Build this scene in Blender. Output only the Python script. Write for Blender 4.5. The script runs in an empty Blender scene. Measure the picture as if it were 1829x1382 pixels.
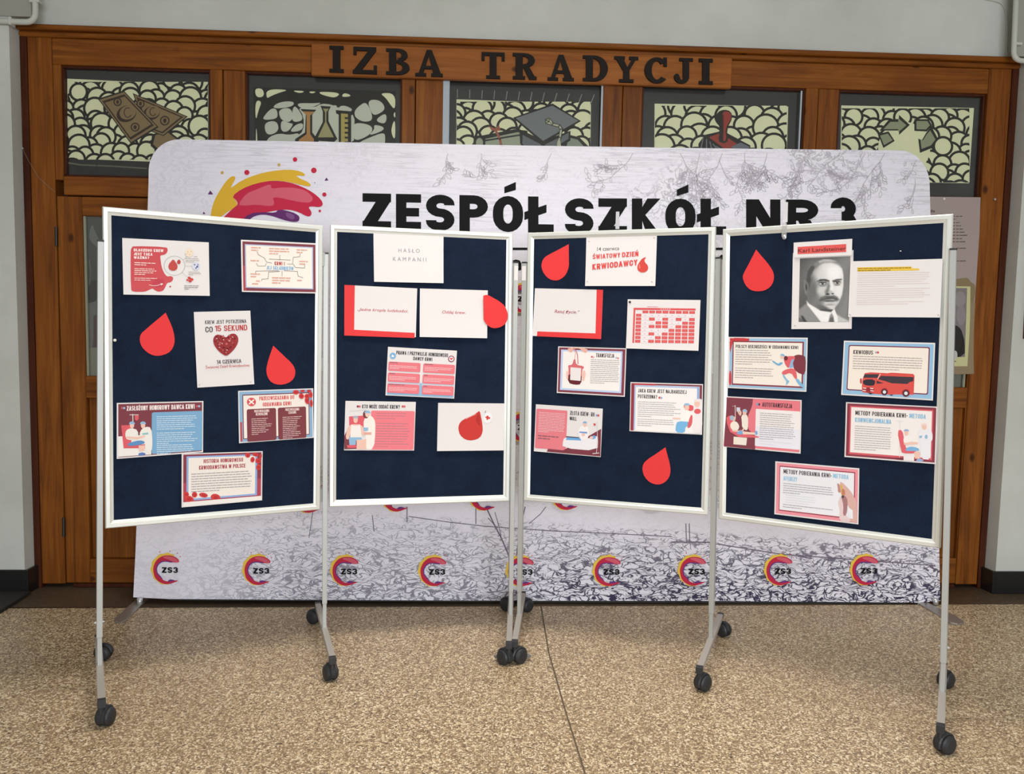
import bpy, bmesh, math, random
from mathutils import Vector, Matrix
from mathutils.geometry import tessellate_polygon
import numpy as np

scn = bpy.context.scene
COL = scn.collection

# ------------------------------------------------------------------ camera
FOC, CH = 1470.2225, 1.3256133
CF = Vector((0.0499091726, 0.9974489165, -0.0510365903))
CR = Vector((0.9986737364, -0.0491931124, 0.0151923000))
CU = Vector((-0.0126428945, 0.0517271374, 0.9985812238))
CO = Vector((0, 0, CH))
cd = bpy.data.cameras.new('camera')
cam = bpy.data.objects.new('camera', cd)
COL.objects.link(cam)
cd.sensor_width = 36.0
cd.sensor_fit = 'HORIZONTAL'
cd.lens = FOC / 1829 * 36
cd.clip_start = 0.05
cam.matrix_world = Matrix(((CR.x, CU.x, -CF.x, CO.x), (CR.y, CU.y, -CF.y, CO.y), (CR.z, CU.z, -CF.z, CO.z), (0, 0, 0, 1)))
scn.camera = cam

# ------------------------------------------------------------------ light and exposure
scn.view_settings.view_transform = 'Standard'
scn.view_settings.look = 'None'
scn.view_settings.gamma = 1
scn.view_settings.use_curve_mapping = False
scn.view_settings.exposure = 0.0
wd = bpy.data.worlds.new('world')
scn.world = wd
wd.use_nodes = True
wd.node_tree.nodes['Background'].inputs[0].default_value = (0.80, 0.88, 1.0, 1)
wd.node_tree.nodes['Background'].inputs[1].default_value = 0.33


def area(name, loc, target, sx, sy, power, col, spread=180):
    l = bpy.data.lights.new(name, 'AREA')
    l.shape = 'RECTANGLE'
    l.size, l.size_y = sx, sy
    l.energy = power
    l.color = col
    l.spread = math.radians(spread)
    o = bpy.data.objects.new(name, l)
    COL.objects.link(o)
    o.location = loc
    o.rotation_euler = (Vector(target) - Vector(loc)).to_track_quat('-Z', 'Y').to_euler()
    return o


area('ceiling_lamp', (0.4, 2.9, 3.42), (0.4, 2.9, 0), 2.6, 0.3, 36, (1.0, 0.95, 0.87), 122)
area('ceiling_lamp', (0.4, 0.3, 3.42), (0.4, 0.3, 0), 2.6, 0.3, 25, (1.0, 0.95, 0.87), 122)
area('daylight_window', (0.9, -3.6, 1.6), (0.5, 4.0, 0.8), 3.6, 2.2, 290, (0.88, 0.94, 1.0))

# ------------------------------------------------------------------ helpers


def lin(c):
    r = []
    for v in c[:3]:
        v = v / 255
        r.append(v / 12.92 if v <= 0.04045 else ((v + 0.055) / 1.055) ** 2.4)
    return (r[0], r[1], r[2], 1.0)


MATS = {}


def mat(name, rgb=None, rough=0.6, metal=0.0, spec=0.5):
    if name in MATS:
        return MATS[name]
    m = bpy.data.materials.new(name)
    m.use_nodes = True
    b = m.node_tree.nodes['Principled BSDF']
    if rgb is not None:
        b.inputs['Base Color'].default_value = lin(rgb)
    b.inputs['Roughness'].default_value = rough
    b.inputs['Metallic'].default_value = metal
    b.inputs['Specular IOR Level'].default_value = spec
    MATS[name] = m
    return m


def ink(rgb):
    return mat('print_%02x%02x%02x' % tuple(int(v) for v in rgb), [v * .965 for v in rgb], 0.75, 0, 0.25)


class NT:
    """tiny node-tree builder"""

    def __init__(s, m):
        s.t = m.node_tree
        s.b = s.t.nodes['Principled BSDF']

    def n(s, typ, **kw):
        nd = s.t.nodes.new(typ)
        for k, v in kw.items():
            setattr(nd, k, v)
        return nd

    def l(s, a, b):
        s.t.links.new(a, b)

    def setin(s, sock, v):
        if hasattr(v, 'is_output') or isinstance(v, bpy.types.NodeSocket):
            s.l(v, sock)
        else:
            sock.default_value = v

    def math(s, op, a, b=0.0, c=0.0, clamp=False):
        nd = s.n('ShaderNodeMath', operation=op, use_clamp=clamp)
        s.setin(nd.inputs[0], a)
        s.setin(nd.inputs[1], b)
        s.setin(nd.inputs[2], c)
        return nd.outputs[0]

    def sstep(s, v, lo, hi, a=0.0, b=1.0):
        nd = s.n('ShaderNodeMapRange', interpolation_type='SMOOTHSTEP')
        s.setin(nd.inputs[0], v)
        s.setin(nd.inputs[1], lo)
        s.setin(nd.inputs[2], hi)
        nd.inputs[3].default_value = a
        nd.inputs[4].default_value = b
        return nd.outputs[0]

    def mix(s, f, a, b, typ='MIX'):
        nd = s.n('ShaderNodeMix', data_type='RGBA', blend_type=typ)
        s.setin(nd.inputs['Factor'], f)
        s.setin(nd.inputs[6], a)
        s.setin(nd.inputs[7], b)
        return nd.outputs[2]

    def mapping(s, src, scale, loc=(0, 0, 0)):
        nd = s.n('ShaderNodeMapping')
        s.l(src, nd.inputs[0])
        nd.inputs['Scale'].default_value = scale
        nd.inputs['Location'].default_value = loc
        return nd.outputs[0]

    def noise(s, vec, scale, detail=2.0, rough=0.5, dist=0.0):
        nd = s.n('ShaderNodeTexNoise')
        s.l(vec, nd.inputs['Vector'])
        nd.inputs['Scale'].default_value = scale
        nd.inputs['Detail'].default_value = detail
        nd.inputs['Roughness'].default_value = rough
        nd.inputs['Distortion'].default_value = dist
        return nd.outputs[0]

    def ramp(s, f, stops, interp='LINEAR'):
        nd = s.n('ShaderNodeValToRGB')
        s.l(f, nd.inputs[0])
        cr = nd.color_ramp
        cr.interpolation = interp
        while len(cr.elements) < len(stops):
            cr.elements.new(0.5)
        for e, (p, c) in zip(cr.elements, stops):
            e.position = p
            e.color = c
        return nd.outputs[0]

    def bump(s, h, strength, dist=0.01):
        nd = s.n('ShaderNodeBump')
        s.l(h, nd.inputs['Height'])
        nd.inputs['Strength'].default_value = strength
        nd.inputs['Distance'].default_value = dist
        s.l(nd.outputs[0], s.b.inputs['Normal'])


def wood(name, axis, dark, mid, light):
    """orange pine; axis = grain direction (0 x, 2 z)"""
    m = mat(name, mid, 0.45, 0, 0.22)
    t = NT(m)
    co = t.n('ShaderNodeTexCoord').outputs['Object']
    rnd = t.n('ShaderNodeObjectInfo').outputs['Random']
    add = t.n('ShaderNodeVectorMath', operation='ADD')
    t.l(co, add.inputs[0])
    cmb = t.n('ShaderNodeCombineXYZ')
    for i in range(3):
        t.l(t.math('MULTIPLY', rnd, 17.0 + 9 * i), cmb.inputs[i])
    t.l(cmb.outputs[0], add.inputs[1])
    v = add.outputs[0]
    sc = [14, 14, 14]
    sc[axis] = 0.9
    grain = t.noise(t.mapping(v, sc), 2.2, 4, 0.6, 0.8)
    sc2 = [90, 90, 90]
    sc2[axis] = 3
    fine = t.noise(t.mapping(v, sc2), 1.6, 3, 0.6)
    g = t.math('ADD', t.math('MULTIPLY', grain, 0.75), t.math('MULTIPLY', fine, 0.25))
    c = t.ramp(g, [(0.30, lin(dark)), (0.5, lin(mid)), (0.70, lin(light))])
    big = t.noise(v, 2.1, 2)
    c = t.mix(t.sstep(big, 0.35, 0.7, 0.0, 0.35), c, lin(dark))
    sk = [4.2, 4.2, 4.2]
    sk[axis] = 2.6
    vor = t.n('ShaderNodeTexVoronoi')
    t.l(t.mapping(v, sk), vor.inputs['Vector'])
    vor.inputs['Scale'].default_value = 1.35
    kn = t.sstep(vor.outputs['Distance'], 0.045, 0.12, 0.85, 0.0)
    c = t.mix(kn, c, lin((52, 22, 8)))
    t.l(c, t.b.inputs['Base Color'])
    t.bump(g, 0.12, 0.004)
    return m


WOOD_V = wood('pine_vertical', 2, (90, 46, 12), (130, 73, 21), (153, 93, 32))
WOOD_H = wood('pine_horizontal', 0, (90, 46, 12), (130, 73, 21), (153, 93, 32))
WOOD_S = wood('pine_sign', 0, (124, 66, 22), (156, 92, 36), (176, 110, 48))
WOOD_D = wood('dark_jamb', 2, (52, 20, 8), (72, 32, 14), (88, 42, 20))


def mk_plaster():
    m = mat('plaster', (202, 203, 196), 0.85, 0, 0.2)
    t = NT(m)
    co = t.n('ShaderNodeTexCoord').outputs['Object']
    n1 = t.noise(co, 1.4, 4, 0.6)
    n2 = t.noise(co, 160, 3, 0.6)
    c = t.ramp(n1, [(0.3, lin((190, 191, 183))), (0.7, lin((208, 209, 203)))])
    t.l(c, t.b.inputs['Base Color'])
    t.bump(n2, 0.35, 0.003)
    return m


PLASTER = mk_plaster()


def mk_terrazzo(name, tone, dark):
    m = mat(name, (150, 120, 80), 0.42, 0, 0.35)
    t = NT(m)
    co = t.n('ShaderNodeTexCoord').outputs['Object']
    wob = t.n('ShaderNodeTexNoise')
    t.l(co, wob.inputs['Vector'])
    wob.inputs['Scale'].default_value = 60
    wob.inputs['Detail'].default_value = 2
    vm = t.n('ShaderNodeVectorMath', operation='SCALE')
    t.l(wob.outputs['Color'], vm.inputs[0])
    vm.inputs['Scale'].default_value = 0.014
    va = t.n('ShaderNodeVectorMath', operation='ADD')
    t.l(co, va.inputs[0])
    t.l(vm.outputs[0], va.inputs[1])
    base = t.ramp(t.noise(co, 210, 3, 0.7), [(0.3, lin(dark)), (0.55, lin(tone[1][1])), (0.75, lin(tone[2][1]))])
    c = base
    for k, (sc, thr) in enumerate(((112, 0.50), (150, 0.46))):
        v1 = t.n('ShaderNodeTexVoronoi')
        t.l(t.mapping(va.outputs[0], (1, 1, 1), (3.1 * k, 1.7 * k, 0)), v1.inputs['Vector'])
        v1.inputs['Scale'].default_value = sc
        sep = t.n('ShaderNodeSeparateColor')
        t.l(v1.outputs['Color'], sep.inputs[0])
        cc = t.ramp(sep.outputs[0], [(p, lin(x)) for p, x in tone])
        rad = t.math('ADD', 0.22, t.math('MULTIPLY', sep.outputs[1], thr))
        mk = t.sstep(t.math('SUBTRACT', v1.outputs['Distance'], rad), -0.06, 0.03, 1.0, 0.0)
        c = t.mix(t.math('MULTIPLY', mk, 0.92), c, cc)
    v2 = t.n('ShaderNodeTexVoronoi')
    t.l(va.outputs[0], v2.inputs['Vector'])
    v2.inputs['Scale'].default_value = 82
    sep2 = t.n('ShaderNodeSeparateColor')
    t.l(v2.outputs['Color'], sep2.inputs[0])
    spot = t.math('MULTIPLY', t.sstep(v2.outputs['Distance'], 0.20, 0.32, 1.0, 0.0), t.sstep(sep2.outputs[0], 0.55, 0.57))
    c = t.mix(t.math('MULTIPLY', spot, 0.85), c, lin((50, 40, 32)))
    big = t.noise(co, 1.1, 3, 0.55)
    c = t.mix(t.sstep(big, 0.35, 0.75, 0.0, 0.28), c, lin((132, 111, 86)))
    t.l(c, t.b.inputs['Base Color'])
    t.l(t.sstep(big, 0.3, 0.7, 0.36, 0.52), t.b.inputs['Roughness'])
    return m


TERRAZZO = mk_terrazzo('terrazzo', [(0.0, (78, 64, 50)), (0.13, (146, 122, 94)), (0.40, (192, 167, 131)), (0.70, (228, 206, 170)), (1.0, (250, 236, 208))], (106, 86, 66))
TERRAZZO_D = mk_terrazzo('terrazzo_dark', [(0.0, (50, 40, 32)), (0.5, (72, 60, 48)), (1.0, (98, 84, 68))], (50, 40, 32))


def mk_felt():
    m = mat('navy_felt', (24, 35, 56), 0.95, 0, 0.12)
    t = NT(m)
    co = t.n('ShaderNodeTexCoord').outputs['Object']
    n1 = t.noise(co, 320, 3, 0.7)
    n2 = t.noise(co, 9, 4, 0.7)
    g = t.math('ADD', t.math('MULTIPLY', n1, 0.6), t.math('MULTIPLY', n2, 0.4))
    c = t.ramp(g, [(0.3, lin((14, 23, 38))), (0.7, lin((29, 42, 64)))])
    t.l(c, t.b.inputs['Base Color'])
    t.bump(n1, 0.5, 0.002)
    return m


FELT = mk_felt()
ALU = mat('brushed_aluminium', (226, 227, 221), 0.36, 0.35)
ALU_G = mat('grey_painted_steel', (178, 179, 176), 0.45, 0.25)
BLACKP = mat('black_plastic', (38, 39, 42), 0.5)
CHROME = mat('chrome', (205, 207, 210), 0.3, 0.6)
PAPER = mat('paper', (225, 219, 218), 0.8, 0, 0.2)
REDCARD = mat('red_card', (226, 58, 60), 0.75, 0, 0.25)
BLACKGLOSS = mat('black_gloss_paint', (24, 24, 25), 0.35)
BLACKPAPER = mat('black_paper', (44, 44, 43), 0.7)
GLASSCARD = (246, 244, 200)


def mk_glass():
    m = mat('window_glass', (255, 255, 255))
    t = NT(m)
    tr = t.n('ShaderNodeBsdfTransparent')
    tr.inputs[0].default_value = (0.985, 0.99, 0.985, 1)
    gl = t.n('ShaderNodeBsdfGlossy')
    gl.inputs['Roughness'].default_value = 0.03
    fr = t.n('ShaderNodeFresnel')
    fr.inputs[0].default_value = 1.45
    mx = t.n('ShaderNodeMixShader')
    t.l(fr.outputs[0], mx.inputs[0])
    t.l(tr.outputs[0], mx.inputs[1])
    t.l(gl.outputs[0], mx.inputs[2])
    t.l(mx.outputs[0], t.t.nodes['Material Output'].inputs['Surface'])
    return m


GLASS = mk_glass()


def ray(u, v):
    return CF + CR * ((u - 914.5) / FOC) - CU * ((v - 691) / FOC)


def on_z(u, v, z=0.0):
    d = ray(u, v)
    return CO + d * ((z - CH) / d.z)


def on_y(u, v, y):
    d = ray(u, v)
    return CO + d * (y / d.y)


class Surf:
    """a flat surface of the place: a point, its along and up directions, its normal towards the hall"""

    def __init__(s, p, e, up):
        s.p, s.e, s.up = Vector(p), Vector(e).normalized(), Vector(up).normalized()
        s.n = s.e.cross(s.up).normalized()

    def hit(s, u, v):
        d = ray(u, v)
        return CO + d * ((s.p - CO).dot(s.n) / d.dot(s.n))


def ewpos(o):
    p = Vector(o.location)
    while o.parent:
        o = o.parent
        p = p + Vector(o.location)
    return p


def tag(o, label=None, cat=None, group=None, kind=None):
    if label:
        o['label'] = label
    if cat:
        o['category'] = cat
    if group:
        o['group'] = group
    if kind:
        o['kind'] = kind
    return o


def obj(name, verts, faces, mats, parent=None, midx=None, base=False, smooth=False):
    """one mesh object from WORLD-space vertices; origin at its centre (or base)"""
    vs = [Vector(v) for v in verts]
    lo = Vector([min(v[i] for v in vs) for i in range(3)])
    hi = Vector([max(v[i] for v in vs) for i in range(3)])
    c = (lo + hi) / 2
    if base:
        c.z = lo.z
    me = bpy.data.meshes.new(name)
    me.from_pydata([v - c for v in vs], [], faces)
    if not isinstance(mats, (list, tuple)):
        mats = [mats]
    for m in mats:
        me.materials.append(m)
    if midx:
        me.polygons.foreach_set('material_index', midx)
    if smooth:
        me.polygons.foreach_set('use_smooth', [True] * len(faces))
    me.update()
    o = bpy.data.objects.new(name, me)
    COL.objects.link(o)
    if parent:
        o.parent = parent
        o.location = c - ewpos(parent)
    else:
        o.location = c
    return o


def empty(name, loc, label=None, cat=None, group=None, kind=None, parent=None):
    o = bpy.data.objects.new(name, None)
    o.empty_display_size = 0.05
    COL.objects.link(o)
    if parent:
        o.parent = parent
        o.location = Vector(loc) - ewpos(parent)
    else:
        o.location = loc
    return tag(o, label, cat, group, kind)


def bm_out(bm):
    bm.verts.index_update()
    vs = [v.co.copy() for v in bm.verts]
    fs = [[v.index for v in f.verts] for f in bm.faces]
    bm.free()
    return vs, fs


def prism(front, back, bevel=0.0):
    """solid from a front loop and a matching back loop of world points"""
    n = len(front)
    bm = bmesh.new()
    a = [bm.verts.new(p) for p in front]
    b = [bm.verts.new(p) for p in back]
    bm.faces.new(a)
    bm.faces.new(list(reversed(b)))
    for i in range(n):
        j = (i + 1) % n
        bm.faces.new((a[i], b[i], b[j], a[j]))
    bmesh.ops.recalc_face_normals(bm, faces=bm.faces)
    if bevel:
        bmesh.ops.bevel(bm, geom=list(bm.edges), offset=bevel, segments=1, affect='EDGES')
    return bm_out(bm)


def box(c, ax, ay, az, bevel=0.0):
    """box from centre and half-extent vectors"""
    c, ax, ay, az = Vector(c), Vector(ax), Vector(ay), Vector(az)
    f = [c - ax - ay - az, c + ax - ay - az, c + ax - ay + az, c - ax - ay + az]
    b = [p + 2 * ay for p in f]
    return prism(f, b, bevel)


def tube(path, r, seg=10, caps=True):
    path = [Vector(p) for p in path]
    vs, fs = [], []
    prev = None
    for i, p in enumerate(path):
        d = (path[min(i + 1, len(path) - 1)] - path[max(i - 1, 0)]).normalized()
        if prev is None:
            a = d.orthogonal().normalized()
        else:
            a = (prev - d * prev.dot(d)).normalized()
        prev = a
        b = d.cross(a)
        for k in range(seg):
            t = 2 * math.pi * k / seg
            vs.append(p + (a * math.cos(t) + b * math.sin(t)) * r)
    for i in range(len(path) - 1):
        for k in range(seg):
            k2 = (k + 1) % seg
            fs.append([i * seg + k, i * seg + k2, (i + 1) * seg + k2, (i + 1) * seg + k])
    if caps:
        fs.append(list(range(seg))[::-1])
        fs.append([(len(path) - 1) * seg + k for k in range(seg)])
    return vs, fs


def lathe(c, axis, prof, seg=20):
    """prof: list of (distance along axis, radius)"""
    axis = Vector(axis).normalized()
    a = axis.orthogonal().normalized()
    b = axis.cross(a)
    vs, fs = [], []
    for h, r in prof:
        for k in range(seg):
            t = 2 * math.pi * k / seg
            vs.append(Vector(c) + axis * h + (a * math.cos(t) + b * math.sin(t)) * max(r, 1e-5))
    for i in range(len(prof) - 1):
        for k in range(seg):
            k2 = (k + 1) % seg
            fs.append([i * seg + k, i * seg + k2, (i + 1) * seg + k2, (i + 1) * seg + k])
    fs.append(list(range(seg))[::-1])
    fs.append([(len(prof) - 1) * seg + k for k in range(seg)])
    return vs, fs


def join(*parts):
    vs, fs = [], []
    for v, f in parts:
        n = len(vs)
        vs += list(v)
        fs += [[i + n for i in p] for p in f]
    return vs, fs


# ---------------- text
_tx = {}


def textmesh(s, bold=0.0, shear=0.0):
    key = (s, bold, shear)
    if key in _tx:
        return _tx[key]

    def raw(body):
        cu = bpy.data.curves.new('lettering', 'FONT')
        cu.body = body
        cu.resolution_u = 3
        cu.offset = bold
        cu.shear = shear
        o = bpy.data.objects.new('lettering', cu)
        me = o.to_mesh()
        v = [(p.co.x, p.co.y) for p in me.vertices]
        f = [list(p.vertices) for p in me.polygons]
        o.to_mesh_clear()
        bpy.data.objects.remove(o)
        bpy.data.curves.remove(cu)
        return v, f
    v, f = raw(s)
    h, _ = raw('H')
    y0, y1 = min(p[1] for p in h), max(p[1] for p in h)
    x0, x1 = min(p[0] for p in v), max(p[0] for p in v)
    v = [((x - x0) / (x1 - x0), (y - y0) / (y1 - y0)) for x, y in v]
    _tx[key] = (v, f)
    return v, f


# ---------------- heavy block capitals drawn as polygons (poster headings)
GF = {'I': .46, 'M': 1.3, 'W': 1.45, '-': .6, ' ': .5, '1': .62, 'O': 1.06, 'Ó': 1.06, 'E': .88, 'Ę': .88, 'L': .84, 'Ł': .90, 'J': .82, '?': .9, 'A': 1.08, 'N': 1.06}


def corner(cx, cy, qx, qy, ax, ay, sx, sy, seg=5):
    """quarter ring; (cx, cy) its centre, qx, qy = +-1 the quadrant"""
    L = []
    for k in range(seg):
        t0, t1 = math.pi / 2 * k / seg, math.pi / 2 * (k + 1) / seg
        L.append([(cx + qx * ax * math.cos(t0), cy + qy * ay * math.sin(t0)), (cx + qx * ax * math.cos(t1), cy + qy * ay * math.sin(t1)), (cx + qx * (ax - sx) * math.cos(t1), cy + qy * (ay - sy) * math.sin(t1)), (cx + qx * (ax - sx) * math.cos(t0), cy + qy * (ay - sy) * math.sin(t0))])
    return L


def block_glyph(ch, w, sx, sy):
    R = lambda x0, y0, x1, y1: [(x0, y0), (x1, y0), (x1, y1), (x0, y1)]
    ax = w / 2

    def bowl(x0, xe, y0, y1):
        """half ring from x0 towards xe (either side)"""
        q = 1 if xe > x0 else -1
        a = min(ax, abs(xe - x0))
        a = max(a, sx * 1.02)
        ay = max(min(a * 1.05, (y1 - y0) / 2), min(sy * 1.05, (y1 - y0) / 2))
        c = xe - q * a
        L = corner(c, y1 - ay, q, 1, a, ay, sx, sy) + corner(c, y0 + ay, q, -1, a, ay, sx, sy)
        if abs(c - x0) > 1e-4:
            L += [R(min(x0, c), y1 - sy, max(x0, c), y1), R(min(x0, c), y0, max(x0, c), y0 + sy)]
        if y1 - y0 - 2 * ay > 1e-4:
            L.append(R(min(xe, xe - q * sx), y0 + ay, max(xe, xe - q * sx), y1 - ay))
        return L

    def cap(qx, qy, ln, most=.45):
        """corner with a short terminal"""
        ay = max(min(ax * 1.05, most), sy * 1.02)
        cx, cy = (w - ax if qx > 0 else ax), (1 - ay if qy > 0 else ay)
        xe = w if qx > 0 else 0
        L = corner(cx, cy, qx, qy, ax, ay, sx, sy)
        y2 = cy - qy * ln
        L.append(R(min(xe, xe - qx * sx), min(cy, y2), max(xe, xe - qx * sx), max(cy, y2)))
        return L
    m = w / 2
    D = {'Ó': ('O', 'a'), 'Ś': ('S', 'a'), 'Ć': ('C', 'a'), 'Ń': ('N', 'a'), 'Ż': ('Z', 'd'), 'Ł': ('L', 's'), 'Ę': ('E', 'o')}
    dia = ''
    if ch in D:
        ch, dia = D[ch]
    dg = sx * 1.25
    if ch == 'O':
        P = bowl(m, w, 0, 1) + bowl(m, 0, 0, 1)
    elif ch == 'C' or ch == 'G':
        P = bowl(m, 0, 0, 1) + cap(1, 1, .08) + cap(1, -1, .08)
        if ch == 'G':
            P += [R(m, .42, w, .42 + sy), R(w - sx, .2, w, .5)]
    elif ch == 'D':
        P = [R(0, 0, sx, 1)] + bowl(sx * .8, w, 0, 1)
    elif ch == 'P':
        P = [R(0, 0, sx, 1)] + bowl(sx * .8, w, .38, 1)
    elif ch == 'R':
        P = [R(0, 0, sx, 1)] + bowl(sx * .8, w, .40, 1) + [[(w * .36, .42), (w * .36 + dg, .42), (w, 0), (w - dg, 0)]]
    elif ch == 'B':
        P = [R(0, 0, sx, 1)] + bowl(sx * .8, w * .97, .5 - sy / 2, 1) + bowl(sx * .8, w, 0, .5 + sy / 2)
    elif ch == 'S':
        P = bowl(m, 0, .5 - sy / 2, 1) + bowl(m, w, 0, .5 + sy / 2) + cap(1, 1, .03, .26) + cap(-1, -1, .03, .26)
    elif ch == '3':
        P = bowl(w * .42, w * .97, .5 - sy / 2, 1) + bowl(w * .42, w, 0, .5 + sy / 2) + cap(-1, 1, .03, .26) + cap(-1, -1, .03, .26)
    elif ch == '5':
        P = [R(0, 1 - sy, w * .95, 1), R(0, .42, sx, 1)] + bowl(sx * .6, w, 0, .64) + cap(-1, -1, .03, .26)
    elif ch == 'U':
        P = cap(-1, -1, 0) + cap(1, -1, 0) + [R(0, .4, sx, 1), R(w - sx, .4, w, 1)]
        ay = min(ax * 1.05, .45)
        P += [R(0, ay, sx, .45), R(w - sx, ay, w, .45)]
    elif ch == 'J':
        ay = min(ax * 1.05, .45)
        P = cap(-1, -1, .05) + cap(1, -1, 0) + [R(w - sx, ay, w, 1)]
    elif ch == 'E':
        P = [R(0, 0, sx, 1), R(0, 0, w, sy), R(0, .5 - sy / 2, w * .92, .5 + sy / 2), R(0, 1 - sy, w, 1)]
    elif ch == 'F':
        P = [R(0, 0, sx, 1), R(0, .46 - sy / 2, w * .9, .46 + sy / 2), R(0, 1 - sy, w, 1)]
    elif ch == 'H':
        P = [R(0, 0, sx, 1), R(w - sx, 0, w, 1), R(0, .5 - sy / 2, w, .5 + sy / 2)]
    elif ch == 'I':
        P = [R(m - sx / 2, 0, m + sx / 2, 1)]
    elif ch == '1':
        P = [R(w - sx, 0, w, 1), [(0, .70), (w - sx, .82), (w - sx, 1), (0, .88)]]
    elif ch == '4':
        P = [R(w * .55, 0, w * .55 + sx, 1), R(0, .2, w, .2 + sy), [(0, .2 + sy * .5), (sx * .9, .2 + sy * .5), (w * .55 + sx * .5, 1), (w * .5, 1)]]
    elif ch == 'L':
        P = [R(0, 0, sx, 1), R(0, 0, w, sy)]
    elif ch == 'T':
        P = [R(m - sx / 2, 0, m + sx / 2, 1), R(0, 1 - sy, w, 1)]
    elif ch == 'Z':
        P = [R(0, 0, w, sy), R(0, 1 - sy, w, 1), [(0, sy * .8), (dg * 1.1, sy * .8), (w, 1 - sy * .8), (w - dg * 1.1, 1 - sy * .8)]]
    elif ch == 'K':
        P = [R(0, 0, sx, 1), [(sx * .7, .36), (sx * .7, .62), (w - dg, 1), (w, 1)], [(w * .40, .62), (w * .34, .44), (w - dg * 1.05, 0), (w, 0)]]
    elif ch == 'M':
        P = [R(0, 0, sx, 1), R(w - sx, 0, w, 1), [(0, 1), (dg, 1), (m + dg * .35, .15), (m - dg * .35, .15)], [(w, 1), (w - dg, 1), (m - dg * .35, .15), (m + dg * .35, .15)]]
    elif ch == 'N':
        P = [R(0, 0, sx, 1), R(w - sx, 0, w, 1), [(0, 1), (dg, 1), (w, 0), (w - dg, 0)]]
    elif ch == 'A':
        P = [[(0, 0), (sx, 0), (m + sx * .5, 1), (m - sx * .5, 1)], [(w, 0), (w - sx, 0), (m - sx * .5, 1), (m + sx * .5, 1)], R(w * .22, .2, w * .78, .2 + sy)]
    elif ch == 'W':
        k = sx * .9
        P = [[(0, 1), (k, 1), (w * .30 + k * .4, 0), (w * .30 - k * .5, 0)], [(w, 1), (w - k, 1), (w * .70 - k * .4, 0), (w * .70 + k * .5, 0)], [(m - k * .4, 1), (m + k * .4, 1), (w * .30 + k * .5, 0), (w * .30 - k * .4, 0)], [(m - k * .4, 1), (m + k * .4, 1), (w * .70 + k * .4, 0), (w * .70 - k * .5, 0)]]
    elif ch == 'Y':
        P = [R(m - sx / 2, 0, m + sx / 2, .48), [(0, 1), (sx, 1), (m + sx * .5, .42), (m - sx * .5, .42)], [(w, 1), (w - sx, 1), (m - sx * .5, .42), (m + sx * .5, .42)]]
    elif ch == '-':
        P = [R(0, .38, w, .38 + sy)]
    elif ch == '?':
        P = bowl(m, w, .42, 1) + cap(-1, 1, .03, .26) + [R(m - sx / 2, .26, m + sx / 2, .5), R(m - sx / 2, 0, m + sx / 2, .16)]
    else:
        P = []
    if dia == 'a':
        P = P + [[(m - sx * .35, 1.07), (m + sx * .75, 1.17), (m + sx * .75, 1.17 + sy * .95), (m - sx * .35, 1.07 + sy * .75)]]
    elif dia == 'd':
        P = P + [R(m - sx * .45, 1.08, m + sx * .45, 1.08 + sy)]
    elif dia == 'o':
        P = P + [R(w - sx * .9, -.2, w - sx * .2, .02)]
    elif dia == 's':
        P = P + [[(-sx * .35, .34), (w * .72, .56), (w * .72, .56 + sy * .95), (-sx * .35, .34 + sy * .95)]]
    return P


def block_text(st, aspect, weight):
    """polygons of a line of block capitals filling aspect x 1"""
    fs = [GF.get(c, 1.0) for c in st]
    g = .17
    u = aspect / (sum(fs) + g * (len(st) - 1))
    sx = min(u * weight, .29)
    sy = min(sx * .85, .235)
    out, x = [], 0.0
    for c, f in zip(st, fs):
        out += [[(x + px_, py_) for px_, py_ in pg] for pg in block_glyph(c, u * f, min(sx, u * f * .8), sy)]
        x += u * (f + g)
    return out


def clip_rect(pts, x0, y0, x1, y1):
    for ax, lim, sgn in ((0, x0, 1), (0, x1, -1), (1, y0, 1), (1, y1, -1)):
        out = []
        for i in range(len(pts)):
            p, q = pts[i - 1], pts[i]
            ip, iq = (p[ax] - lim) * sgn >= 0, (q[ax] - lim) * sgn >= 0
            if ip != iq:
                t = (lim - p[ax]) / (q[ax] - p[ax])
                out.append((p[0] + (q[0] - p[0]) * t, p[1] + (q[1] - p[1]) * t))
            if iq:
                out.append(q)
        pts = out
        if len(pts) < 3:
            return []
    return pts


def ell(cx, cy, rx, ry, rot=0, seg=18, a0=0, a1=360):
    c, s = math.cos(math.radians(rot)), math.sin(math.radians(rot))
    out = []
    full = abs(a1 - a0) >= 360
    for k in range(seg if full else seg + 1):
        t = math.radians(a0 + (a1 - a0) * k / seg)
        x, y = rx * math.cos(t), ry * math.sin(t)
        out.append((cx + x * c - y * s, cy + x * s + y * c))
    return out


def smooth_loop(pts, it=2):
    """Chaikin corner cutting of a closed loop"""
    for _ in range(it):
        o = []
        for i in range(len(pts)):
            p, q = pts[i], pts[(i + 1) % len(pts)]
            o.append((p[0] * .75 + q[0] * .25, p[1] * .75 + q[1] * .25))
            o.append((p[0] * .25 + q[0] * .75, p[1] * .25 + q[1] * .75))
        pts = o
    return pts


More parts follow.
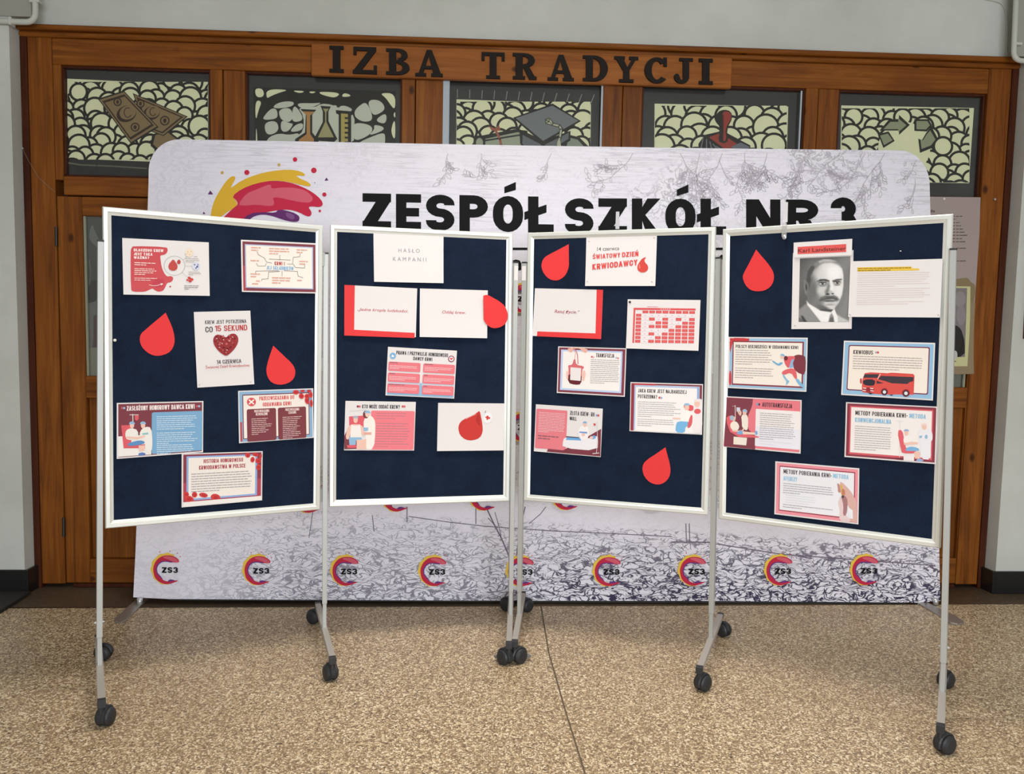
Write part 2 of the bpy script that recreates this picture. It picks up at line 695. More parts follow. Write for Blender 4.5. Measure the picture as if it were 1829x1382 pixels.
class Art:
    """flat print on a surface of the place; each named layer becomes a child mesh of the printed thing"""
    STEP = 0.00004

    def __init__(s, surf, crop, lift=lambda v: 0.0, rows=None, seed=1):
        s.surf, s.lift, s.rows = surf, lift, rows or []
        s.use(crop)
        s.parts = {}
        s.layer = 1
        s.rnd = random.Random(seed)

    def use(s, crop):
        s.crop = crop
        return s

    def px(s, p):
        return (s.crop[0] + p[0] / s.crop[2], s.crop[1] + p[1] / s.crop[2])

    def _add(s, part, verts, faces, col):
        s.parts.setdefault(part, []).append((verts, faces, s.layer, col if not isinstance(col, tuple) else ink(col)))

    def poly(s, part, pts, col, rounds=0):
        if rounds:
            pts = smooth_loop(pts, rounds)
        q = [s.px(p) for p in pts]
        tris = tessellate_polygon([[Vector((x, y, 0)) for x, y in q]])
        s.layer += 1
        s._add(part, q, [list(t) for t in tris], col)

    def polys(s, part, lst, col):
        s.layer += 1
        vs, fs = [], []
        for pts in lst:
            n = len(vs)
            q = [s.px(p) for p in pts]
            vs += q
            if len(q) <= 4:
                fs.append([n + i for i in range(len(q))])
            else:
                fs += [[n + i for i in t] for t in tessellate_polygon([[Vector((x, y, 0)) for x, y in q]])]
        s._add(part, vs, fs, col)

    def ell(s, part, cx, cy, rx, ry, col, rot=0, seg=20):
        s.poly(part, ell(cx, cy, rx, ry, rot, seg), col)

    def line(s, part, pts, w, col, soft=0):
        for _ in range(soft):
            o = [pts[0]]
            for p, q in zip(pts[:-1], pts[1:]):
                o += [(p[0] * .75 + q[0] * .25, p[1] * .75 + q[1] * .25), (p[0] * .25 + q[0] * .75, p[1] * .25 + q[1] * .75)]
            pts = o + [pts[-1]]
        L = []
        for (x0, y0), (x1, y1) in zip(pts[:-1], pts[1:]):
            dx, dy = x1 - x0, y1 - y0
            d = math.hypot(dx, dy) or 1
            nx, ny = -dy / d * w / 2, dx / d * w / 2
            ex, ey = dx / d * w * .3, dy / d * w * .3
            L.append([(x0 - ex + nx, y0 - ey + ny), (x1 + ex + nx, y1 + ey + ny), (x1 + ex - nx, y1 + ey - ny), (x0 - ex - nx, y0 - ey - ny)])
        s.polys(part, L, col)

    def text(s, part, st, x0, y0, x1, y1, h, col, bold=0.0, shear=0.0, lean=0.0, plain=False):
        if not plain and bold >= .011 and st == st.upper():
            asp = math.hypot(x1 - x0, y1 - y0) / h
            base = s.layer + 1
            for k, pg in enumerate(block_text(st, asp, .25 + bold * 3.0)):
                s.layer = base + (k % 37) * .12
                q = [s.px((x0 + (x1 - x0) * a / asp + lean * b, y0 + (y1 - y0) * a / asp - h * b)) for a, b in pg]
                s._add(part, q, [list(range(len(q)))], col)
            s.layer = base + 5
            return
        v, f = textmesh(st, bold, shear)
        q = [s.px((x0 + (x1 - x0) * a + lean * b, y0 + (y1 - y0) * a - h * b)) for a, b in v]
        s.layer += 1
        s._add(part, q, f, col)

    def bars(s, part, x0, y0, x1, y1, n, pitch, h, col, ragged=0.0, gaps=(), dx=0.0):
        """illegible small print: rows of word-long strokes"""
        r = s.rnd
        L = []
        sl = (y1 - y0) / (x1 - x0)
        for i in range(n):
            if i in gaps:
                continue
            end = x1 - (x1 - x0) * (r.random() * ragged)
            if i == n - 1 or (i + 1) in gaps:
                end = x0 + (x1 - x0) * r.uniform(.3, .7)
            x = x0
            while x < end - h:
                w = min(r.uniform(2.2, 7.5) * h, end - x)
                ya, yb = y0 + (x - x0) * sl + i * pitch, y0 + (x + w - x0) * sl + i * pitch
                k = dx * i
                L.append([(x + k, ya - h), (x + w + k, yb - h), (x + w + k, yb), (x + k, ya)])
                x += w + h * .6
        s.polys(part, L, col)

    def build(s, parent, labels={}):
        for key, prims in s.parts.items():
            name = key.split('#')[0]
            bm = bmesh.new()
            lay = bm.verts.layers.float.new('lay')
            mats = []
            for verts, faces, ly, m in prims:
                if m not in mats:
                    mats.append(m)
                mi = mats.index(m)
                vv = []
                for x, y in verts:
                    w = bm.verts.new((x, y, 0))
                    w[lay] = ly
                    vv.append(w)
                for f in faces:
                    if len(set(f)) < 3:
                        continue
                    try:
                        fc = bm.faces.new([vv[i] for i in f])
                        fc.material_index = mi
                    except ValueError:
                        pass
            for y in s.rows:
                bmesh.ops.bisect_plane(bm, geom=bm.verts[:] + bm.edges[:] + bm.faces[:], plane_co=(0, y, 0), plane_no=(0, 1, 0), dist=1e-4)
            bm.verts.index_update()
            vs, n = [], s.surf.n
            for w in bm.verts:
                p = s.surf.hit(w.co.x, w.co.y)
                vs.append(p + n * (s.lift(w.co.y) + s.STEP * w[lay]))
            fs, mi = [], []
            for f in bm.faces:
                ids = [w.index for w in f.verts]
                nn = Vector((0, 0, 0))
                for i in range(1, len(ids) - 1):
                    nn += (vs[ids[i]] - vs[ids[0]]).cross(vs[ids[i + 1]] - vs[ids[0]])
                if nn.dot(n) < 0:
                    ids.reverse()
                fs.append(ids)
                mi.append(f.material_index)
            bm.free()
            if fs:
                o = obj(name, vs, fs, mats, parent, mi)
                if name in ('text_lines', 'text_block'):
                    o['kind'] = 'stuff'
                if name in labels:
                    o['label'] = labels[name]
        return parent


# ------------------------------------------------------------------ the setting
WY = 4.43864          # front face of the joinery
PF = 4.335            # plaster face left and right of the opening


def skew(x, z):
    return x + (z - 2.75) / 2.7 * (0.0196 * x + 0.0092)


def wbox(name, x0, x1, z0, z1, yf, th, m, parent, bevel=0.003, kind=None):
    f = [Vector((skew(x, z), yf, z)) for x, z in ((x0, z0), (x1, z0), (x1, z1), (x0, z1))]
    b = [p + Vector((0, th, 0)) for p in f]
    v, fc = prism(f, b, bevel)
    return tag(obj(name, v, fc, m, parent), kind=kind)


# floor: two terrazzo fields either side of a joint, a dark border strip along the doors
floor = tag(obj('floor', *box((0.3, 1.0, -0.024), (5.6, 0, 0), (0, 5.2, 0), (0, 0, 0.02)), mat('joint_grey', (104, 90, 74), 0.8)), kind='structure')
jn = [on_z(*p) for p in ((966, 1082), (980, 1165), (1010, 1270), (1045, 1382))]
jn = [Vector((jn[0].x, 4.112, 0))] + [Vector((p.x, p.y, 0)) for p in jn[1:]] + [Vector((0.372, 1.2, 0)), Vector((0.37, -4.0, 0))]
for sgn in (-1, 1):
    g = 0.0034
    side = [p + Vector((g * sgn, 0, 0)) for p in jn]
    loop = side + [Vector((0.3 + sgn * 5.5, -4.0, 0)), Vector((0.3 + sgn * 5.5, 4.13 + sgn * 0.045, 0))]
    v, fc = prism(loop, [p - Vector((0, 0, .0038)) for p in loop])
    obj('terrazzo_slab', v, fc, TERRAZZO, floor)
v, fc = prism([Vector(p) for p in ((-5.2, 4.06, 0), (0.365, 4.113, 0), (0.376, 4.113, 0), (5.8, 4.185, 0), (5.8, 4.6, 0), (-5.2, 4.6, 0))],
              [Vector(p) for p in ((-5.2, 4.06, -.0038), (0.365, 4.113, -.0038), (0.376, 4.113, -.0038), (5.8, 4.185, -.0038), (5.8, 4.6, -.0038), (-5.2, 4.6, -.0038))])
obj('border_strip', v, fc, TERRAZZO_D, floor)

# plaster wall above and beside the timber front
TOPZ = 2.915
JL, JR = -2.335, 2.962
wl = empty('wall_back', (0.3, PF, 0), kind='structure')
v, fc = prism([Vector((-5.2, PF, 0)), Vector((skew(JL, 0), PF, 0)), Vector((skew(JL, TOPZ), PF, TOPZ)), Vector((-5.2, PF, TOPZ))],
              [Vector((-5.2, PF + .4, 0)), Vector((skew(JL, 0), PF + .4, 0)), Vector((skew(JL, TOPZ), PF + .4, TOPZ)), Vector((-5.2, PF + .4, TOPZ))])
obj('plaster_pier', v, fc, PLASTER, wl)
v, fc = prism([Vector((skew(JR, 0), PF, 0)), Vector((5.8, PF, 0)), Vector((5.8, PF, TOPZ)), Vector((skew(JR, TOPZ), PF, TOPZ))],
              [Vector((skew(JR, 0), PF + .4, 0)), Vector((5.8, PF + .4, 0)), Vector((5.8, PF + .4, TOPZ)), Vector((skew(JR, TOPZ), PF + .4, TOPZ))])
obj('plaster_pier', v, fc, PLASTER, wl)
# lintel: the plaster over the doors lies a little behind the piers, so the timber head shows its full face
v, fc = box((0.3, PF + .3, (TOPZ + 3.52) / 2), (5.5, 0, 0), (0, .2, 0), (0, 0, (3.52 - TOPZ) / 2))
obj('plaster_lintel', v, fc, PLASTER, wl)
for x0, x1 in ((-5.2, JL - .003), (JR + .003, 5.8)):
    v, fc = box(((x0 + x1) / 2, PF + .09, (TOPZ + 3.52) / 2), ((x1 - x0) / 2, 0, 0), (0, .09, 0), (0, 0, (3.52 - TOPZ) / 2))
    obj('plaster_upper_pier', v, fc, PLASTER, wl)
# worn brown edges of the plaster beside the timber
v, fc = box((skew(JR, 1.4) + .004, PF + .045, 1.45), (.006, 0, 0), (0, .05, 0), (0, 0, 1.4))
tag(obj('ceiling', *box((0.3, 0.3, 3.54), (5.6, 0, 0), (0, 4.4, 0), (0, 0, .02)), mat('ceiling_paint', (214, 214, 208), .9, 0, .2)), kind='structure')
tag(obj('wall_left', *box((-5.25, 0.3, 1.76), (.05, 0, 0), (0, 4.4, 0), (0, 0, 1.76)), PLASTER), kind='structure')
tag(obj('wall_right', *box((5.85, 0.3, 1.76), (.05, 0, 0), (0, 4.4, 0), (0, 0, 1.76)), PLASTER), kind='structure')
# black plinth round the pier corners
for nm, x0, x1, rx in (('baseboard_left', -5.2, skew(JL, 0) + .004, 1), ('baseboard_right', skew(JR, 0) - .004, 5.8, -1)):
    b = empty(nm, ((x0 + x1) / 2, PF, 0), kind='structure')
    v, fc = box(((x0 + x1) / 2, PF - .006, .062), ((x1 - x0) / 2, 0, 0), (0, .008, 0), (0, 0, .062), .003)
    obj('face_board', v, fc, BLACKGLOSS, b)
    xe = x1 if rx > 0 else x0
    v, fc = box((xe + rx * .008, PF + .044, .062), (.008, 0, 0), (0, .058, 0), (0, 0, .062), .003)
    obj('return_board', v, fc, BLACKGLOSS, b)

# timber front: frame, transom lights, doors
BAYS = [(-2.1364, -1.378), (-1.1997, -0.3827), (-0.1621, 0.6866), (0.898, 1.7888), (1.9739, 2.7944)]
ZT0, ZT1 = 2.166, 2.735
fr = empty('trim_1', (0.3, WY, 0), kind='structure')
wbox('jamb', JL, -2.300, 0.0, 2.87, WY - .012, .1, WOOD_D, fr)
wbox('jamb', 2.925, JR, 0.0, 2.87, WY - .012, .1, WOOD_D, fr)
wbox('frame_post', -2.300, -2.178, 0.02, 2.87, WY - .004, .09, WOOD_V, fr)
wbox('frame_post', 2.80, 2.925, 0.02, 2.87, WY - .004, .09, WOOD_V, fr)
wbox('stop_bead', -2.178, -2.1364, ZT0 - .02, 2.735, WY, .07, WOOD_V, fr)
wbox('head_rail', -2.178, 2.80, ZT1, 2.868, WY, .09, WOOD_H, fr)
wbox('head_moulding', JL, JR, 2.868, 2.895, WY - .02, .09, WOOD_H, fr, .006)
wbox('head_moulding', JL, JR, 2.895, 2.922, WY - .045, .1, WOOD_H, fr, .006)
for i in range(4):
    a, b = BAYS[i][1], BAYS[i + 1][0]
    mid = a + (b - a) * (.36, .32, .5, .38)[i]
    wbox('mullion', a, mid - .002, 0.02, ZT1, WY, .09, WOOD_V, fr)
    wbox('mullion', mid + .002, b, 0.02, ZT1, WY + .006, .085, WOOD_V, fr)
for i, (a, b) in enumerate(BAYS):
    wbox('transom_rail', a, b, 2.07, ZT0, WY, .09, WOOD_H, fr)
    w = empty('window_%d' % (i + 1), ((a + b) / 2, WY, ZT0), kind='structure')
    for nm, x0, x1, z0, z1 in (('glazing_bead', a, b, ZT0, ZT0 + .012), ('glazing_bead', a, b, ZT1 - .012, ZT1), ('glazing_bead', a, a + .01, ZT0 + .012, ZT1 - .012), ('glazing_bead', b - .01, b, ZT0 + .012, ZT1 - .012)):
        wbox(nm, x0, x1, z0, z1, WY + .012, .03, WOOD_D, w, .002)
    wbox('glass_pane', a + .002, b - .002, ZT0 + .002, ZT1 - .002, WY + .030, .003, GLASS, w, 0)
    # door leaf below
    d = empty('door_%d' % (i + 1), ((a + b) / 2, WY, 0), kind='structure')
    gl, gr = (a + .088, b - .02) if i == 0 else ((a + .02, b - .004) if i == 4 else (a + .06, b - .06))
    gt = 1.966 if i == 0 else 2.052
    x0, x1 = (-2.176 if i == 0 else a + .003), b - .003
    pl, pr = (gl, gr - .03)
    if i == 4:
        x1, pr = 2.797, gr + .014
    wbox('stile', x0, gl, .022, 2.064, WY + .006, .05, WOOD_V, d)
    wbox('stile', max(gr, pr), x1, .022, 2.064, WY + .006, .05, WOOD_V, d)
    if i != 4:
        pr = gr
    wbox('top_rail', gl, max(gr, pr), gt, 2.064, WY + .006, .05, WOOD_H, d)
    wbox('lock_rail', gl, max(gr, pr), 1.012, 1.128, WY + .006, .05, WOOD_H, d)
    wbox('bottom_rail', gl, max(gr, pr), .022, .165 if i else .150, WY + .006, .05, WOOD_H, d)
    wbox('lower_panel', gl + .001, pr - .001, .150, 1.012, WY + .034, .02, WOOD_V, d, .004)
    wbox('glass_pane', gl + .001, gr - .001, 1.128, gt, WY + .030, .003, GLASS, d, 0)
    wbox('glazing_bead', gl, gl + .012, 1.128, gt, WY + .016, .014, mat('pale_bead', (150, 150, 128), .6), d, .002)
    wbox('glazing_bead', gr - .012, gr, 1.128, gt, WY + .016, .014, mat('pale_bead', (150, 150, 128), .6), d, .002)
    if i == 0:
        for z in (1.90, 1.86 - .80 + .0, .335):
            pass
        for z in (1.853, .325):
            v, fc = tube([(skew(-2.178, z), WY - .004, z - .05), (skew(-2.178, z), WY - .004, z + .05)], .008, 8)
            obj('hinge', v, fc, mat('dark_iron', (52, 46, 40), .5, .6), d)
    wbox('threshold', a, b, .0, .02, WY - .006, .08, WOOD_D, d, .004)
# closed dim room behind the glass
v, fc = box((0.3, 5.25, 1.5), (3.3, 0, 0), (0, .02, 0), (0, 0, 1.6))
tag(obj('wall_room_behind', v, fc, mat('room_paint', (120, 118, 108), .9)), kind='structure')

# ------------------------------------------------------------------ transom pictures
A1, A2, A3, A4, A5 = (0, 0, 3.4543), (400, 60, 3.4543), (780, 60, 3.4543), (1120, 60, 3.4556), (1400, 0, 3.2145)
BK = (34, 34, 32)
GL = GLASSCARD
WP = WY + .040
wsurf = Surf((0, WP, 2.2), (1, 0, 0), (0, 0, 1))


def scales(a, rect, sp, r, lw, seed, big=0.15):
    """overlapping scale pattern: outlined discs laid over one another, cut to the picture's rectangle"""
    x0, y0, x1, y1 = rect
    rn = random.Random(seed)
    pts = []
    ny, nx = int((y1 - y0) / sp / .74) + 4, int((x1 - x0) / sp) + 3
    for j in range(ny):
        for i in range(nx):
            pts.append((x0 + (i - 1 + .5 * (j % 2) + rn.uniform(-.28, .28)) * sp, y0 + (j - 1 + rn.uniform(-.28, .28)) * sp * .74))
    pts.sort(key=lambda p: p[1] + .55 * (p[0] - x0) * big + rn.uniform(-1, 1) * sp * .6)
    for x, y in pts:
        rr = r * rn.uniform(.85, 1.15)
        o = clip_rect(ell(x, y, rr + lw / 2, rr + lw / 2, 0, 22), *rect)
        q = clip_rect(ell(x, y, rr - lw / 2, rr - lw / 2, 0, 22), *rect)
        if o:
            a.poly('leading', o, BK)
        if q:
            a.poly('pale_cells', q, GL)


def picture(bay, crop, corners_px, seed, label):
    a, b = BAYS[bay]
    z0, z1 = ZT0 + .004, ZT1 - .004
    f = [Vector((skew(x, z), WP, z)) for x, z in ((a + .004, z0), (b - .004, z0), (b - .004, z1), (a + .004, z1))]
    v, fc = prism(f, [p + Vector((0, .003, 0)) for p in f])
    o = obj('transom_picture', v, fc, BLACKPAPER, base=True)
    tag(o, label, 'picture', 'stained-glass style pictures in the transom lights')
    art = Art(wsurf, crop, seed=seed)
    art.STEP = .00001
    art.poly('pale_cells', corners_px, GL)
    return o, art


# 1 banknotes
o, a = picture(0, A1, [(415, 485), (1285, 527), (1283, 1010), (418, 978)], 1, 'black framed transom picture of crossed banknotes, leftmost over the doors')
scales(a, (417, 505, 1283, 985), 74, 58, 15, 4)
NOTE, NOTE2 = (150, 126, 88), (62, 40, 30)


def note(pts, inner, c1, c2, c3):
    a.poly('banknotes', pts, BK)
    cx, cy = sum(p[0] for p in pts) / 4, sum(p[1] for p in pts) / 4
    a.poly('banknotes', [(cx + (p[0] - cx) * .94, cy + (p[1] - cy) * .94) for p in pts], NOTE)
    a.poly('banknotes', [(cx + (p[0] - cx) * .85, cy + (p[1] - cy) * .85) for p in pts], NOTE2)
    a.poly('banknotes', [(cx + (p[0] - cx) * .76, cy + (p[1] - cy) * .76) for p in pts], NOTE)
    for x, y, r in (c1, c3):
        a.ell('banknotes', x, y, r + 6, r + 6, NOTE2)
        a.ell('banknotes', x, y, r - 2, r - 2, NOTE)
        a.ell('banknotes', x, y, r * .45, r * .6, NOTE2)
    x, y, r = c2
    a.ell('banknotes', x - 8, y + 8, r * 1.25, r, NOTE2, -20)
    a.ell('banknotes', x, y, r * 1.05, r * .85, NOTE, -20)
    a.line('banknotes', ell(x, y, r * .45, r * .6, 0, 10, 30, 300), 5, NOTE2)


a.poly('banknotes', [(940, 830), (1030, 800), (1110, 860), (1000, 960), (930, 900)], BK)
a.poly('banknotes', [(960, 835), (1030, 812), (1090, 860), (1000, 940), (945, 890)], NOTE)
note([(820, 575), (1160, 720), (1010, 840), (900, 800)], 0, (868, 640, 20), (945, 690, 42), (1018, 745, 24))
note([(605, 610), (765, 560), (980, 785), (810, 890)], 0, (727, 630, 20), (790, 695, 50), (835, 785, 22))
a.line('reflection_streak', [(420, 1005), (500, 1018), (600, 1022), (700, 1026), (905, 1040)], 9, (120, 116, 100))  # reflection in the pane, painted as a pale streak
a.build(o)

# 2 flasks
o, a = picture(1, A2, [(185, 335), (1055, 363), (1055, 720), (200, 720)], 2, 'black framed transom picture of laboratory flasks, left of the centre light')
a.poly('leading', [(180, 330), (1060, 355), (1060, 722), (190, 722)], BK)
G2 = (214, 216, 196)
for col, lst in ((GL, ([(188, 338), (240, 338), (250, 388), (200, 396)], [(262, 342), (405, 346), (340, 365), (290, 385), (262, 402)], [(193, 410), (235, 418), (214, 470), (195, 545)], [(415, 350), (505, 354), (470, 370)], [(590, 357), (722, 365), (690, 396), (640, 388), (590, 371)], [(742, 362), (795, 386), (722, 393)], [(520, 356), (575, 358), (540, 372)],
                        [(960, 366), (1057, 368), (1057, 475), (1022, 432), (1000, 398)], [(1044, 500), (1057, 478), (1057, 525)], [(1040, 555), (1057, 530), (1057, 665), (1030, 610)], [(198, 560), (206, 640), (205, 722), (196, 722)])),
                 (G2, ([(298, 452), (340, 424), (400, 416), (436, 424), (422, 450), (330, 464)], [(240, 518), (290, 460), (326, 464), (334, 516), (300, 530), (248, 532)], [(346, 522), (336, 468), (412, 454), (428, 520), (402, 548), (372, 540)], [(428, 438), (466, 474), (492, 532), (440, 548), (416, 530)], [(244, 550), (326, 534), (342, 602), (264, 634)], [(352, 530), (402, 552), (432, 556), (394, 608), (350, 602)],
                       [(400, 610), (442, 560), (492, 550), (484, 598)], [(266, 642), (340, 614), (402, 626), (472, 610), (442, 664), (470, 690), (430, 722), (250, 722)], [(442, 428), (560, 430), (604, 425), (560, 450), (480, 466)], [(655, 446), (700, 440), (690, 470), (664, 480)], [(700, 456), (742, 440), (802, 470), (760, 480)],
                       [(802, 482), (835, 444), (882, 418), (926, 530), (870, 548), (812, 522)], [(884, 410), (962, 407), (1002, 466), (935, 507), (908, 488)], [(944, 522), (1004, 486), (1001, 558), (945, 546)], [(784, 588), (808, 550), (880, 556), (920, 580), (905, 622), (820, 664), (790, 632)], [(924, 560), (988, 575), (982, 600), (888, 632), (930, 590)], [(826, 674), (900, 640), (987, 608), (997, 640), (988, 722), (800, 722)],
                       [(560, 470), (588, 452), (596, 480), (560, 560), (548, 600), (560, 520)], [(655, 500), (690, 520), (700, 600), (672, 560)]))):
    for pts in lst:
        a.poly('pale_cells', pts, col, 2)
OR, YE = (196, 142, 82), (190, 172, 96)
a.poly('pale_cells', [(455, 452), (560, 455), (600, 432), (660, 436), (700, 458), (808, 466), (800, 722), (425, 722), (440, 640), (492, 600), (492, 510)], G2, 1)
a.poly('flasks', [(470, 465), (570, 470), (545, 500), (545, 610), (585, 660), (585, 720), (430, 720), (440, 650), (500, 610), (505, 500)], BK)
a.poly('flasks', [(485, 480), (562, 482), (532, 505), (532, 620), (555, 650), (555, 720), (455, 720), (462, 655), (510, 620), (510, 505)], OR)
a.poly('flasks', [(595, 445), (660, 450), (645, 480), (645, 540), (700, 650), (680, 668), (565, 660), (560, 640), (610, 545), (610, 480)], BK)
a.poly('flasks', [(610, 462), (648, 464), (632, 485), (632, 545), (678, 640), (580, 640), (624, 545), (624, 485)], (176, 168, 118))
a.poly('flasks', [(690, 472), (795, 480), (795, 500), (785, 505), (785, 720), (708, 720), (708, 500), (692, 492)], BK)
a.poly('flasks', [(722, 492), (765, 496), (765, 720), (722, 720)], YE)
for k in range(6):
    a.poly('flasks', [(745, 515 + 30 * k), (768, 516 + 30 * k), (768, 528 + 30 * k), (745, 527 + 30 * k)], BK)
a.build(o)

# 3 graduation cap
o, a = picture(2, A3, [(122, 405), (952, 435), (948, 740), (120, 740)], 3, 'black framed transom picture of a grey graduation cap, in the centre light')
scales(a, (123, 420, 948, 735), 76, 60, 15, 9, -.2)
a.poly('diploma', [(225, 640), (480, 590), (560, 600), (560, 720), (240, 720)], BK)
a.poly('diploma', [(300, 650), (500, 608), (540, 620), (540, 700), (300, 715)], (170, 176, 150))
a.ell('diploma', 262, 672, 36, 44, BK)
a.ell('diploma', 264, 674, 22, 30, (170, 176, 150))
a.line('diploma', [(300, 660), (520, 625)], 10, BK)
a.line('diploma', [(365, 600), (390, 650), (400, 700)], 14, (170, 96, 72))
a.poly('diploma', [(320, 570), (360, 585), (385, 565), (395, 600), (340, 600)], (170, 96, 72))
a.poly('paper_fan', [(800, 620), (880, 640), (950, 710), (780, 720)], BK)
a.poly('paper_fan', [(810, 640), (870, 655), (920, 710), (800, 712)], (150, 158, 140))
CAPC = (128, 132, 132)
a.poly('graduation_cap', [(510, 590), (660, 660), (825, 600), (825, 660), (700, 735), (560, 735), (515, 680)], BK)
a.poly('graduation_cap', [(530, 625), (645, 685), (645, 735), (575, 735), (528, 680)], (112, 116, 118))
a.poly('graduation_cap', [(668, 685), (815, 612), (812, 650), (690, 725), (668, 730)], (112, 116, 118))
a.poly('graduation_cap', [(470, 520), (715, 432), (890, 540), (655, 680)], BK)
a.poly('graduation_cap', [(487, 522), (714, 445), (874, 538), (656, 662)], CAPC)
TAS = [(705, 555), (680, 550), (678, 535), (695, 532), (715, 560), (755, 570), (768, 590), (760, 640), (752, 665)]
a.line('tassel', TAS, 20, BK)
a.line('tassel', TAS, 11, (200, 200, 168))
a.poly('tassel', [(745, 660), (762, 660), (770, 715), (740, 715)], (200, 200, 168))
for k in range(12):  # painted reflection of a ceiling lamp's louvre in the glass
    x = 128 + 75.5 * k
    a.line('louvre_reflection#%d' % k, [(x + 1.2 * k, 345 + 3 * k), (x - .6 * k, 395 + 3 * k)], 5, (150, 152, 146))
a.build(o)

# 4 rubber stamp
o, a = picture(3, A4, [(170, 432), (995, 450), (985, 760), (168, 760)], 4, 'black framed transom picture of a red rubber stamp, right of the centre light')
scales(a, (172, 445, 985, 740), 88, 70, 15, 14, .5)
a.poly('rubber_stamp', [(440, 680), (480, 625), (590, 600), (760, 690), (760, 740), (440, 740)], BK)
for k in range(5):
    a.line('rubber_stamp', [(470 + 20 * k, 640 + 14 * k), (450 + 40 * k, 735)], 7, (120, 122, 130))
a.poly('rubber_stamp', [(505, 640), (580, 612), (690, 690), (615, 722)], (168, 62, 52))
a.poly('rubber_stamp', [(640, 700), (700, 672), (760, 700), (700, 738)], (120, 122, 130))
a.poly('rubber_stamp', [(560, 665), (575, 590), (545, 520), (560, 482), (600, 468), (640, 480), (652, 520), (615, 590), (625, 660), (600, 680)], BK, 1)
a.poly('rubber_stamp', [(590, 670), (596, 590), (585, 520), (590, 485), (615, 478), (640, 492), (645, 520), (605, 590), (615, 655)], (168, 62, 52), 1)
a.poly('rubber_stamp', [(585, 500), (596, 500), (596, 580), (590, 580)], (90, 34, 30))
a.build(o)

# 5 recycling arrows
o, a = picture(4, A5, [(330, 605), (1092, 620), (1062, 1052), (322, 1040)], 5, 'black framed transom picture of recycling arrows, rightmost over the doors')
scales(a, (332, 622, 1065, 1048), 70, 56, 14, 21, -.4)
a.ell('pale_cells', 690, 850, 150, 150, GL, 0, 28)
ARC = (160, 166, 132)
for pts in ([(548, 750), (600, 690), (660, 690), (660, 660), (722, 718), (660, 775), (660, 750), (625, 750)], [(748, 685), (830, 685), (850, 720), (820, 755), (748, 752)], [(845, 725), (885, 800), (850, 850), (780, 878), (770, 795), (790, 808), (815, 765)], [(540, 770), (600, 755), (635, 810), (570, 850)],
            [(610, 865), (680, 872), (690, 905), (640, 960), (590, 930)]):
    a.poly('arrows', pts, BK)
    cx, cy = sum(p[0] for p in pts) / len(pts), sum(p[1] for p in pts) / len(pts)
    a.poly('arrows', [(cx + (p[0] - cx) * .76, cy + (p[1] - cy) * .70) for p in pts], ARC)
a.build(o)

# narrow light strips beside the centre and fourth lights
for x0, x1, lab in ((-.166, -.132, 'pale bluish glazing strip left of the centre transom light'), (.676, .690, 'thin pale glazing strip right of the centre transom light'), (1.762, 1.770, 'thin white glazing strip right of the fourth transom light')):
    f = [Vector((skew(x, z), WY + .004, z)) for x, z in ((x0, ZT0 + .01), (x1, ZT0 + .01), (x1, 2.72), (x0, 2.72))]
    v, fc = prism(f, [p + Vector((0, .006, 0)) for p in f])
    tag(obj('glazing_strip', v, fc, mat('pale_strip', (176, 186, 192), .5), base=True), lab, 'strip', 'pale strips on the transom glass')

# ------------------------------------------------------------------ sign board IZBA TRADYCJI
SY = WY - .03
q = [(556, 77), (1308, 102.5), (1306, 157.5), (556, 134)]
fpts = [on_y(u, v, SY) for u, v in (q[3], q[2], q[1], q[0])]
v, fc = prism(fpts, [p + Vector((0, .027, 0)) for p in fpts], .003)
sign = tag(obj('sign_board', v, fc, WOOD_S, base=True), 'long pine sign board with raised black letters reading IZBA TRADYCJI above the doors', 'sign')


def ring(cx, cy, ro, ri, a0, a1, seg=12):
    """bent bar as quads; ro, ri = (rx, ry)"""
    L = []
    for k in range(seg):
        t0, t1 = math.radians(a0 + (a1 - a0) * k / seg), math.radians(a0 + (a1 - a0) * (k + 1) / seg)
        L.append([(cx + ro[0] * math.cos(t0), cy + ro[1] * math.sin(t0)), (cx + ro[0] * math.cos(t1), cy + ro[1] * math.sin(t1)), (cx + ri[0] * math.cos(t1), cy + ri[1] * math.sin(t1)), (cx + ri[0] * math.cos(t0), cy + ri[1] * math.sin(t0))])
    return L


def rc(x0, y0, x1, y1):
    return [(x0, y0), (x1, y0), (x1, y1), (x0, y1)]


